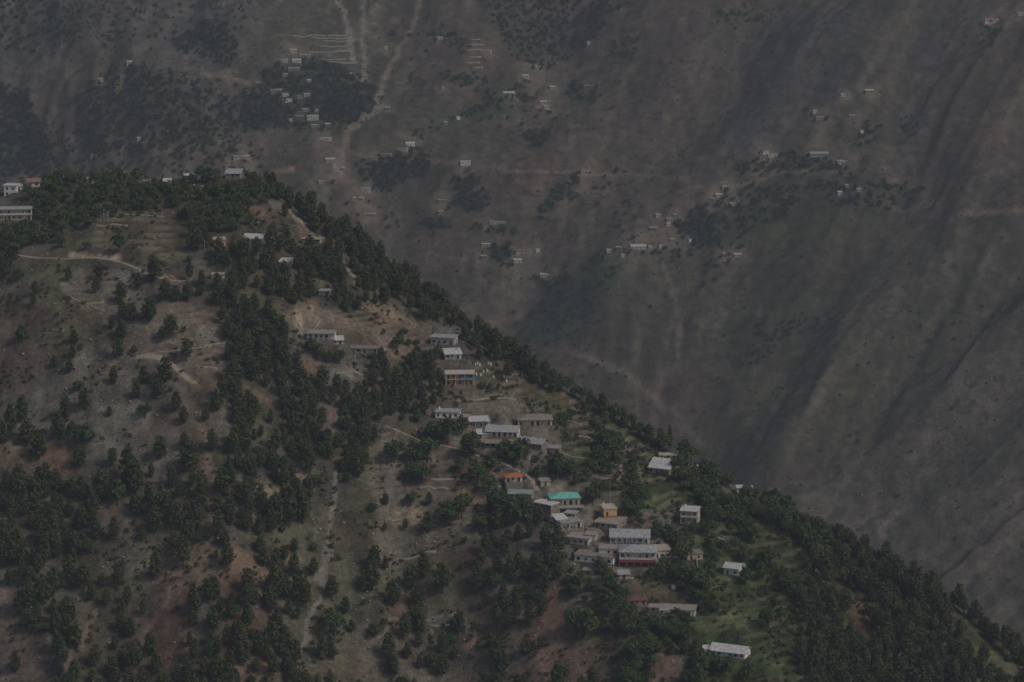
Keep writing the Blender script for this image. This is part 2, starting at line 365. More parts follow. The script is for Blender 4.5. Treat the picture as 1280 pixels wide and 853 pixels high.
# ------------------------------------------------------------------ ground colour patches (world polygons)
def pip(px, py, poly):
    ins = np.zeros(px.shape, bool); n = len(poly)
    for i in range(n):
        x1, y1 = poly[i]; x2, y2 = poly[(i + 1) % n]
        if y1 == y2: continue
        c = ((y1 > py) != (y2 > py)) & (px < (x2 - x1) * (py - y1) / (y2 - y1) + x1)
        ins ^= c
    return ins
SOIL = (.104, .096, .084); RED = (.128, .090, .070); GRASS = (.082, .092, .045); PALE = (.215, .180, .150); ROCK = (.205, .19, .165); PINK = (.20, .162, .135)
LUSH = (.068, .094, .042)
NP = [  # polygon in photo px, colour, stoniness, strength
 ([(0, 322), (60, 326), (165, 335), (150, 420), (90, 450), (40, 460), (0, 440)], (.095, .092, .056), .15, .75),
 ([(60, 325), (130, 328), (150, 345), (100, 400), (70, 380)], GRASS, .1, .6),
 ([(0, 350), (30, 345), (60, 390), (60, 450), (0, 470)], SOIL, .3, .8),
 ([(25, 385), (62, 375), (65, 400), (30, 410)], RED, .2, .8),
 ([(85, 330), (140, 335), (175, 340), (185, 380), (140, 400), (95, 385), (80, 360)], ROCK, 1., .7),
 ([(60, 470), (110, 420), (160, 440), (200, 520), (240, 540), (230, 620), (120, 600), (60, 560), (20, 540)], (.135, .125, .105), .9, .75),
 ([(110, 500), (190, 490), (180, 570), (120, 580)], ROCK, 1., .6),
 ([(210, 500), (262, 505), (262, 570), (215, 570)], PINK, .9, .45),
 ([(158, 400), (200, 390), (260, 400), (280, 430), (240, 490), (190, 480), (160, 450)], (.17, .14, .115), .9, .7),
 ([(170, 432), (222, 428), (232, 445), (210, 462), (165, 452)], PALE, .5, .8),
 ([(240, 395), (275, 400), (275, 430), (250, 430)], ROCK, .8, .8),
 ([(85, 318), (148, 316), (150, 325), (85, 323)], (.42, .34, .26), .5, .9),
 ([(200, 345), (240, 345), (240, 353), (200, 352)], (.36, .27, .19), .3, .8),
 ([(120, 265), (240, 262), (235, 330), (150, 322), (120, 300)], (.10, .09, .058), .3, .7),
 ([(300, 255), (345, 262), (340, 285), (315, 270)], (.16, .115, .08), .2, .8),
 ([(355, 262), (372, 272), (402, 303), (392, 305), (372, 290)], (.2, .155, .11), .3, .9),
 ([(385, 298), (405, 302), (405, 325), (392, 318)], (.2, .165, .12), .5, .8),
 ([(358, 392), (395, 372), (400, 385), (432, 400), (470, 405), (440, 420), (372, 414)], (.22, .165, .13), .8, .85),
 ([(375, 393), (402, 392), (400, 405), (365, 404)], (.30, .25, .20), .9, .8),
 ([(450, 420), (460, 385), (472, 380), (490, 395), (520, 420), (525, 440), (480, 445), (450, 432)], (.19, .14, .105), .6, .8),
 ([(475, 388), (490, 383), (525, 405), (515, 415)], (.22, .17, .12), .3, .8),
 ([(375, 440), (405, 455), (402, 468), (372, 462)], (.19, .135, .10), .3, .8),
 ([(415, 465), (465, 450), (467, 475), (415, 473)], ROCK, .9, .8),
 ([(302, 480), (355, 505), (350, 508), (310, 496)], (.22, .15, .11), .4, .9),
 ([(245, 440), (275, 440), (272, 490), (240, 490)], (.2, .15, .1), .5, .7),
 ([(640, 452), (700, 470), (720, 500), (700, 560), (650, 520), (600, 490), (585, 465), (600, 450)], (.092, .092, .052), .35, .8),
 ([(590, 495), (660, 490), (690, 515), (640, 530), (590, 515)], (.12, .105, .078), .8, .7),
 ([(612, 510), (645, 508), (655, 524), (612, 530)], PINK, .9, .9),
 ([(550, 460), (610, 485), (600, 505), (540, 500)], (.105, .095, .06), .4, .7),
 ([(545, 505), (600, 505), (700, 520), (700, 575), (600, 575), (545, 530)], (.18, .16, .13), .95, .8),
 ([(690, 485), (760, 500), (850, 565), (880, 600), (870, 640), (800, 640), (720, 600), (700, 560)], (.066, .082, .036), .1, .95),
 ([(690, 480), (716, 485), (722, 505), (695, 508)], (.13, .10, .055), .1, .7),
 ([(485, 520), (560, 530), (600, 560), (640, 590), (625, 620), (560, 680), (480, 690), (462, 600)], (.135, .112, .085), .7, .75),
 ([(475, 545), (505, 560), (500, 620), (470, 640), (462, 600)], (.14, .13, .11), 1., .7),
 ([(560, 605), (605, 603), (600, 630), (570, 625)], (.21, .155, .10), .3, .8),
 ([(480, 640), (512, 625), (530, 640), (527, 655), (490, 655)], (.26, .20, .14), .4, .8),
 ([(525, 605), (560, 605), (560, 645), (530, 650)], (.17, .145, .12), .9, .6),
 ([(470, 660), (545, 650), (540, 700), (470, 720)], (.13, .12, .10), 1., .7),
 ([(462, 700), (520, 690), (590, 715), (575, 790), (470, 800)], (.105, .098, .066), .6, .8),
 ([(485, 745), (515, 735), (520, 765), (490, 770)], (.15, .095, .065), .2, .7),
 ([(460, 800), (540, 795), (700, 810), (700, 860), (460, 860)], (.125, .115, .09), .9, .6),
 ([(665, 730), (705, 730), (710, 800), (760, 810), (740, 860), (650, 860)], (.15, .088, .066), .4, .8),
 ([(600, 745), (700, 745), (690, 810), (600, 810)], (.13, .085, .065), .3, .6),
 ([(715, 790), (780, 800), (780, 853), (700, 853)], (.16, .12, .095), .8, .6),
 ([(820, 815), (870, 820), (860, 860), (800, 860)], (.15, .10, .08), .4, .8),
 ([(680, 605), (770, 630), (840, 680), (860, 720), (760, 725), (690, 650)], (.185, .16, .13), .9, .85),
 ([(665, 615), (700, 640), (715, 665), (690, 655), (668, 635)], (.2, .14, .10), .8, .8),
 ([(720, 628), (745, 632), (750, 655), (735, 660)], (.20, .17, .14), .3, .8),
 ([(740, 705), (790, 712), (780, 722), (745, 718)], (.22, .16, .11), .3, .8),
 ([(790, 715), (860, 730), (870, 755), (790, 745)], (.12, .10, .065), .3, .6),
 ([(860, 640), (1000, 640), (1060, 700), (1000, 860), (860, 860), (870, 740)], (.066, .088, .038), .05, .92),
 ([(870, 740), (905, 722), (990, 745), (985, 800), (1010, 860), (930, 840), (935, 805), (870, 790)], LUSH, .03, .9),
 ([(875, 770), (925, 765), (905, 790), (875, 785)], (.13, .125, .065), .2, .5),
 ([(935, 640), (990, 655), (1005, 685), (960, 680)], (.075, .085, .036), .05, .8),
 ([(1000, 690), (1290, 830), (1290, 870), (1000, 870)], (.080, .080, .045), .15, .8),
 ([(1165, 745), (1200, 765), (1290, 840), (1290, 860), (1230, 825), (1180, 775)], (.088, .088, .052), .2, .9),
 ([(1060, 740), (1090, 760), (1085, 800), (1065, 780)], (.15, .09, .06), .1, .7),
 ([(1035, 715), (1060, 720), (1080, 750), (1050, 740)], (.10, .095, .045), .1, .8),
 ([(0, 555), (40, 530), (40, 590), (0, 600)], (.135, .10, .08), .5, .7),
 ([(55, 548), (95, 548), (92, 595), (50, 598)], (.155, .095, .07), .2, .8),
 ([(110, 600), (170, 640), (160, 700), (130, 720), (110, 660)], (.16, .13, .115), .5, .6),
 ([(115, 680), (190, 660), (190, 730), (150, 740)], (.12, .115, .08), .7, .7),
 ([(0, 735), (30, 740), (60, 800), (55, 860), (0, 860)], (.15, .115, .095), .6, .7),
 ([(190, 680), (300, 670), (320, 730), (240, 760), (190, 770)], (.155, .11, .085), .4, .8),
 ([(190, 770), (240, 740), (240, 820), (200, 840)], (.17, .10, .075), .3, .8),
 ([(100, 790), (118, 765), (145, 795), (135, 812), (105, 815)], (.10, .105, .06), .2, .8),
 ([(280, 700), (370, 695), (370, 740), (290, 740)], (.20, .14, .09), .5, .7),
 ([(270, 720), (330, 740), (340, 853), (270, 853)], (.16, .095, .07), .3, .6),
 ([(300, 600), (352, 602), (350, 625), (300, 615)], (.2, .155, .105), .6, .8),
 ([(262, 520), (292, 505), (294, 545), (275, 560)], ROCK, .8, .8),
 ([(420, 690), (462, 700), (450, 770), (400, 800), (410, 740)], (.10, .10, .062), .5, .8),
 ([(430, 795), (480, 800), (480, 860), (420, 860)], (.12, .12, .085), .6, .7),
 ([(240, 380), (272, 392), (275, 410), (240, 410)], (.18, .13, .10), .5, .8),
 ([(230, 560), (262, 575), (270, 605), (262, 630), (240, 600)], (.2, .13, .095), .4, .8),
 ([(398, 500), (425, 518), (412, 560), (405, 560)], (.19, .15, .125), .5, .8),
 ([(365, 565), (385, 575), (384, 602), (368, 600)], (.19, .14, .12), .5, .8),
]
NL = [  # strips: polyline, width m, colour, stoniness
 ([(418, 578), (420, 600), (415, 640), (412, 680), (405, 720), (394, 755), (384, 790), (375, 825), (368, 853)], 1.5, (.205, .188, .165), .9),
 ([(412, 680), (408, 705), (402, 725)], 4.4, (.20, .185, .165), 1.),
 ([(250, 520), (262, 555), (258, 580), (268, 605), (264, 640), (260, 690)], 3., (.2, .15, .125), .5),
 ([(178, 525), (170, 540), (166, 552)], 1.8, (.2, .15, .125), .3),
 ([(28, 725), (22, 760), (12, 800)], 3., (.2, .14, .12), .6),
 ([(118, 765), (108, 785), (101, 812)], 2.6, (.19, .145, .115), .4),
 ([(240, 730), (215, 742), (205, 760)], 3., (.2, .14, .115), .4),
 ([(190, 780), (180, 800), (172, 830)], 2.4, (.19, .14, .115), .4),
 ([(90, 812), (75, 853)], 2.6, (.19, .14, .12), .4),
 ([(505, 560), (490, 600), (478, 640)], 5., (.17, .155, .13), 1.),
 ([(470, 790), (520, 770), (545, 772), (570, 772)], 1.2, (.22, .19, .15), .3),
 ([(585, 800), (602, 775), (610, 768)], 3., (.22, .15, .125), .4),
]
def wpoly(pts):
    w = []
    for u, v in pts:
        q = None
        for dv in range(0, 48, 3):
            q = nhit(min(max(u, -40), 1320), min(v, 880) + dv)
            if q: break
        if q: w.append((q[0], q[1]))
    return w
def blur(a, n=1):
    for _ in range(n):
        a[1:-1, 1:-1] = (a[:-2, 1:-1] + a[2:, 1:-1] + a[1:-1, :-2] + a[1:-1, 2:] + 4 * a[1:-1, 1:-1]) / 8
    return a
NC = np.empty(GX.shape + (3,)); NS = np.full(GX.shape, .35)
n1 = fbm(GX / 45, GY / 45, 20, 4); n2 = fbm(GX / 9, GY / 14, 26, 4); n3 = fbm(GX / 3.2, GY / 3.2, 30, 3)
k = sst(.38, .62, n1)[..., None]
NC[:] = np.array(SOIL) * 1.05 * k + np.array((.092, .088, .058)) * (1 - k)
jx = GX + 12 * (fbm(GX / 11, GY / 11, 33, 3) - .5); jy = GY + 16 * (fbm(GX / 11, GY / 11, 36, 3) - .5)
for pts, c, st, al in NP:
    w = wpoly(pts)
    if len(w) < 3: continue
    wa = np.array(w); js = min(1., max(.12, min(np.ptp(wa[:, 0]), np.ptp(wa[:, 1])) / 45))
    m = pip(GX + (jx - GX) * js, GY + (jy - GY) * js, w).astype(float); m = blur(m, 3 if js > .4 else 1) * al
    NC += (np.array(c) - NC) * m[..., None]; NS += (st - NS) * m
tint = .60 + .80 * sst(.15, .85, n2)
NC *= tint[..., None]
NC *= (.52 + .96 * n3)[..., None]
# redder needle litter under the pines
lit = sst(.5, .68, fbm(GX / 17, GY / 25, 44, 3))[..., None] * .4 * (GX < 60)[..., None]
NC += (np.array((.125, .088, .066)) - NC) * lit
for pts, wd, c, st in NL:
    w = [q for q in (nhit(u, v) for u, v in pts) if q]
    if len(w) < 2: continue
    d = seg_dist(jx * .6 + GX * .4, jy * .6 + GY * .4, [(q[0], q[1]) for q in w])
    m = 1 - sst(wd * .35, wd * .8, d)
    NC += (np.array(c) * (.8 + .4 * n3)[..., None] - NC) * m[..., None]; NS += (st - NS) * m

# terraces: low steps in the cultivated parts
terr = np.zeros(GX.shape)
for pts, al in [([(150, 385), (290, 380), (290, 500), (150, 480)], .7), ([(85, 335), (190, 345), (190, 400), (90, 390)], .8), ([(485, 520), (640, 580), (600, 660), (470, 700), (460, 560)], .8),
                ([(560, 440), (720, 480), (840, 580), (870, 700), (760, 720), (560, 500)], .7), ([(120, 260), (260, 265), (240, 320), (120, 315)], .7), ([(860, 640), (1020, 680), (990, 850), (860, 800)], .35),
                ([(450, 780), (700, 800), (700, 853), (450, 853)], .6), ([(400, 380), (540, 400), (540, 470), (400, 460)], .6)]:
    w = wpoly(pts)
    terr = np.maximum(terr, blur(pip(jx, jy, w).astype(float), 4) * al)
step = 2.3; q = (NZ + 1.5 * fbm(GX / 30, GY / 30, 50, 2)) / step; fr = q - np.floor(q)
riser = sst(.62, .98, fr)
dz = (riser - fr) * step * terr
near_pad = np.zeros(GX.shape)
for h, p, w in houses:
    near_pad[np.hypot(GX - p[0], GY - p[1] - h[3] / 2) < w * .5 + h[3] * .5 + 2] = 1
for A, zz, wd, nm in path_pts:
    m = (GX > A[:, 0].min() - 5) & (GX < A[:, 0].max() + 5) & (GY > A[:, 1].min() - 5) & (GY < A[:, 1].max() + 5)
    dd = seg_dist(GX[m], GY[m], [tuple(a) for a in A[::3]]); t = near_pad[m]; t[dd < wd] = 1; near_pad[m] = t
NZ += dz * (1 - blur(near_pad, 2))
near.z = NZ
# bare stone on the risers of the terraces
rk = (sst(.60, .75, fr) * terr * sst(.35, .55, fbm(GX / 12, GY / 12, 55, 2)) * .75)[..., None]
NC += (np.array((.22, .19, .155)) - NC) * rk

# ------------------------------------------------------------------ materials
def new_mat(name):
    m = bpy.data.materials.new(name); m.use_nodes = True
    nt = m.node_tree; b = nt.nodes['Principled BSDF']
    b.inputs['Roughness'].default_value = .9; b.inputs['Specular IOR Level'].default_value = .2
    return m, nt, b
def noise_node(nt, scale, detail=4, coord=None, rough=.6):
    tc = nt.nodes.new('ShaderNodeTexCoord'); n = nt.nodes.new('ShaderNodeTexNoise')
    n.inputs['Scale'].default_value = scale; n.inputs['Detail'].default_value = detail; n.inputs['Roughness'].default_value = rough
    nt.links.new(tc.outputs[coord or 'Object'], n.inputs['Vector']); return n
def ground_mat(name, s_fine, s_stone, stone_col, bump):
    m, nt, b = new_mat(name)
    at = nt.nodes.new('ShaderNodeAttribute'); at.attribute_name = 'Col'
    n = noise_node(nt, s_fine, 6, rough=.75)
    mr = nt.nodes.new('ShaderNodeMapRange'); mr.inputs['From Min'].default_value = .3; mr.inputs['From Max'].default_value = .7
    mr.inputs['To Min'].default_value = .45; mr.inputs['To Max'].default_value = 1.55
    nt.links.new(n.outputs['Fac'], mr.inputs['Value'])
    mul = nt.nodes.new('ShaderNodeVectorMath'); mul.operation = 'SCALE'
    nt.links.new(at.outputs['Color'], mul.inputs[0]); nt.links.new(mr.outputs[0], mul.inputs['Scale'])
    # loose stones: bright specks where the ground is stony
    tc = nt.nodes.new('ShaderNodeTexCoord'); vo = nt.nodes.new('ShaderNodeTexNoise'); vo.inputs['Scale'].default_value = s_stone; vo.inputs['Detail'].default_value = 5
    mp = nt.nodes.new('ShaderNodeMapping'); mp.inputs['Scale'].default_value = (1, 1.3, 2.2)
    nt.links.new(tc.outputs['Object'], mp.inputs[0]); nt.links.new(mp.outputs[0], vo.inputs['Vector'])
    sr = nt.nodes.new('ShaderNodeMapRange'); sr.inputs['From Min'].default_value = .56; sr.inputs['From Max'].default_value = .68
    nt.links.new(vo.outputs['Fac'], sr.inputs['Value'])
    mm = nt.nodes.new('ShaderNodeMath'); mm.operation = 'MULTIPLY'
    nt.links.new(sr.outputs[0], mm.inputs[0]); nt.links.new(at.outputs['Alpha'], mm.inputs[1])
    mm2 = nt.nodes.new('ShaderNodeMath'); mm2.operation = 'MULTIPLY'; mm2.inputs[1].default_value = .75
    nt.links.new(mm.outputs[0], mm2.inputs[0])
    mx = nt.nodes.new('ShaderNodeMix'); mx.data_type = 'RGBA'; mx.inputs['B'].default_value = (*stone_col, 1)
    nt.links.new(mm2.outputs[0], mx.inputs['Factor']); nt.links.new(mul.outputs[0], mx.inputs['A'])
    nt.links.new(mx.outputs['Result'], b.inputs['Base Color'])
    bp = nt.nodes.new('ShaderNodeBump'); bp.inputs['Strength'].default_value = .8; bp.inputs['Distance'].default_value = bump
    nt.links.new(n.outputs['Fac'], bp.inputs['Height']); nt.links.new(bp.outputs[0], b.inputs['Normal'])
    b.inputs['Roughness'].default_value = 1; b.inputs['Specular IOR Level'].default_value = 0
    return m
def mat(name, col, rough=.85, var=.25, scale=1.5, metal=0, spec=.2):
    m, nt, b = new_mat(name)
    n = noise_node(nt, scale, 5)
    cr = nt.nodes.new('ShaderNodeValToRGB')
    cr.color_ramp.elements[0].position = .3; cr.color_ramp.elements[1].position = .7
    cr.color_ramp.elements[0].color = (*[c * (1 - var) for c in col], 1); cr.color_ramp.elements[1].color = (*[min(1, c * (1 + var)) for c in col], 1)
    nt.links.new(n.outputs['Fac'], cr.inputs[0]); nt.links.new(cr.outputs[0], b.inputs['Base Color'])
    b.inputs['Roughness'].default_value = rough; b.inputs['Metallic'].default_value = metal; b.inputs['Specular IOR Level'].default_value = spec
    return m
_mc = {}
def cmat(kind, col):
    key = (kind,) + tuple(round(c, 3) for c in col)
    if key not in _mc:
        if kind == 'roof':
            m, nt, b = new_mat('roofing')
            n = noise_node(nt, .8, 5); 
            tc = nt.nodes.new('ShaderNodeTexCoord'); wv = nt.nodes.new('ShaderNodeTexWave'); wv.inputs['Scale'].default_value = .9
            wv.inputs['Distortion'].default_value = .6
            nt.links.new(tc.outputs['Object'], wv.inputs['Vector'])
            mx = nt.nodes.new('ShaderNodeMath'); mx.operation = 'MULTIPLY_ADD'; mx.inputs[1].default_value = .16
            nt.links.new(wv.outputs['Fac'], mx.inputs[0]); nt.links.new(n.outputs['Fac'], mx.inputs[2])
            cr = nt.nodes.new('ShaderNodeValToRGB'); cr.color_ramp.elements[0].position = .35; cr.color_ramp.elements[1].position = .8
            cr.color_ramp.elements[0].color = (*[c * .5 for c in col], 1); cr.color_ramp.elements[1].color = (*[min(1, c * 1.2) for c in col], 1)
            nt.links.new(mx.outputs[0], cr.inputs[0]); nt.links.new(cr.outputs[0], b.inputs['Base Color'])
            b.inputs['Roughness'].default_value = .6
        else:
            m = mat(kind, col, .9, .30, .7)
        _mc[key] = m
    return _mc[key]
M_glass = mat('dark_opening', (.022, .024, .028), .35, .2, 1, spec=.5)
M_door = mat('door_wood', (.09, .055, .035), .7, .3, 2)
M_post = mat('post_paint', (.62, .61, .58), .8, .1, 2)
M_stone = mat('foundation_stone', (.24, .205, .17), .95, .45, 1.2)
M_tank = mat('tank_white', (.72, .72, .72), .5, .05, 1)
M_blue = mat('blue_paint', (.13, .27, .40), .8, .2, 1)
M_redp = mat('crimson_paint', (.17, .036, .042), .8, .2, 1)
M_bark = mat('bark', (.075, .055, .042), .95, .4, 2)
M_path = mat('trodden_earth', (.33, .28, .225), 1, .3, .7)
M_metal = mat('galvanised_pole', (.4, .4, .4), .5, .1, 2)
def leaf_mat(name, c0, c1, alt):
    m, nt, b = new_mat(name)
    oi = nt.nodes.new('ShaderNodeObjectInfo'); n = noise_node(nt, .22, 3)
    mx = nt.nodes.new('ShaderNodeMix'); mx.data_type = 'RGBA'; mx.inputs['A'].default_value = (*c0, 1); mx.inputs['B'].default_value = (*c1, 1)
    mr = nt.nodes.new('ShaderNodeMapRange'); mr.inputs['From Min'].default_value = .35; mr.inputs['From Max'].default_value = .65
    nt.links.new(n.outputs['Fac'], mr.inputs['Value']); nt.links.new(mr.outputs[0], mx.inputs['Factor'])
    mx2 = nt.nodes.new('ShaderNodeMix'); mx2.data_type = 'RGBA'; mx2.inputs['B'].default_value = (*alt, 1)
    at = nt.nodes.new('ShaderNodeAttribute'); at.attribute_name = 'tone'
    ad = nt.nodes.new('ShaderNodeMath'); ad.operation = 'ADD'
    nt.links.new(oi.outputs['Random'], ad.inputs[0]); nt.links.new(at.outputs['Fac'], ad.inputs[1])
    m2 = nt.nodes.new('ShaderNodeMath'); m2.operation = 'MULTIPLY'; m2.inputs[1].default_value = .55
    nt.links.new(ad.outputs[0], m2.inputs[0]); nt.links.new(m2.outputs[0], mx2.inputs['Factor']); nt.links.new(mx.outputs['Result'], mx2.inputs['A'])
    nt.links.new(mx2.outputs['Result'], b.inputs['Base Color'])
    b.inputs['Roughness'].default_value = .8; b.inputs['Specular IOR Level'].default_value = .1
    return m
M_needle = leaf_mat('pine_needles', (.054, .076, .035), (.078, .098, .044), (.092, .095, .043))
M_leaf = leaf_mat('broad_leaves', (.046, .078, .033), (.080, .118, .046), (.098, .124, .050))
M_far = leaf_mat('distant_leaves', (.034, .048, .026), (.050, .066, .034), (.056, .064, .036))
M_brown = leaf_mat('dry_foliage', (.085, .060, .038), (.10, .075, .045), (.09, .07, .04))

# ------------------------------------------------------------------ object helpers
def tag(o, label=None, cat=None, group=None, kind=None):
    if label: o['label'] = label
    if cat: o['category'] = cat
    if group: o['group'] = group
    if kind: o['kind'] = kind
    return o
def mesh_np(name, V, Fc, m, uniform=4, smooth=False):
    """V (n,3), Fc (k, uniform) numpy arrays"""
    me = bpy.data.meshes.new(name); V = np.asarray(V, np.float32); Fc = np.asarray(Fc, np.int32)
    me.vertices.add(len(V)); me.vertices.foreach_set('co', V.ravel())
    me.loops.add(Fc.size); me.loops.foreach_set('vertex_index', Fc.ravel())
    me.polygons.add(len(Fc)); me.polygons.foreach_set('loop_start', np.arange(0, Fc.size, Fc.shape[1], dtype=np.int32))
    if smooth: me.polygons.foreach_set('use_smooth', np.ones(len(Fc), bool))
    me.update(calc_edges=True); me.validate()
    if m: me.materials.append(m)
    return me
def link(name, me, parent=None):
    o = bpy.data.objects.new(name, me); COL.objects.link(o)
    if parent: o.parent = parent
    return o
def grid_obj(name, X, Y, Z, C, S, m, kind='structure'):
    ny, nx = X.shape; V = np.stack([X, Y, Z], -1).reshape(-1, 3)
    i = np.arange(ny * nx).reshape(ny, nx)
    Fc = np.stack([i[:-1, :-1], i[:-1, 1:], i[1:, 1:], i[1:, :-1]], -1).reshape(-1, 4)
    me = mesh_np(name, V, Fc, m, smooth=True)
    ca = me.color_attributes.new('Col', 'FLOAT_COLOR', 'POINT')
    ca.data.foreach_set('color', np.concatenate([np.clip(C, 0, 1).reshape(-1, 3), S.reshape(-1, 1)], 1).astype(np.float32).ravel())
    return tag(link(name, me), kind=kind)
class MB:
    def __init__(s): s.v = []; s.f = []
    def box(s, x0, x1, y0, y1, z0, z1):
        n = len(s.v)
        s.v += [(x0, y0, z0), (x1, y0, z0), (x1, y1, z0), (x0, y1, z0), (x0, y0, z1), (x1, y0, z1), (x1, y1, z1), (x0, y1, z1)]
        s.f += [tuple(n + k for k in q) for q in [(0, 3, 2, 1), (4, 5, 6, 7), (0, 1, 5, 4), (1, 2, 6, 5), (2, 3, 7, 6), (3, 0, 4, 7)]]
        return s
    def hexa(s, P):   # 8 points: bottom ring, top ring
        n = len(s.v); s.v += list(P)
        s.f += [tuple(n + k for k in q) for q in [(0, 3, 2, 1), (4, 5, 6, 7), (0, 1, 5, 4), (1, 2, 6, 5), (2, 3, 7, 6), (3, 0, 4, 7)]]
        return s
    def cyl(s, x, y, z0, z1, r0, r1=None, n=8, cap=True):
        r1 = r0 if r1 is None else r1; b = len(s.v)
        for z, r in ((z0, r0), (z1, r1)):
            for k in range(n): s.v.append((x + r * math.cos(2 * math.pi * k / n), y + r * math.sin(2 * math.pi * k / n), z))
        for k in range(n): s.f.append((b + k, b + (k + 1) % n, b + n + (k + 1) % n, b + n + k))
        if cap: s.f.append(tuple(b + n + k for k in range(n)))
        return s
    def build(s, name, m, parent=None):
        me = bpy.data.meshes.new(name); me.from_pydata(s.v, [], s.f); me.update(); me.materials.append(m)
        return link(name, me, parent)
def empty(name, loc, rz=0):
    o = bpy.data.objects.new(name, None); COL.objects.link(o); o.location = loc; o.rotation_euler = (0, 0, rz)
    o.empty_display_size = 1
    return o

# ------------------------------------------------------------------ setting meshes
M_near = ground_mat('near_ground', .55, 1.1, (.36, .32, .27), .35)
M_farg = ground_mat('far_ground', .10, .35, (.27, .245, .21), 1.2)
grid_obj('near_hillside', GX, GY, NZ, NC, NS, M_near)

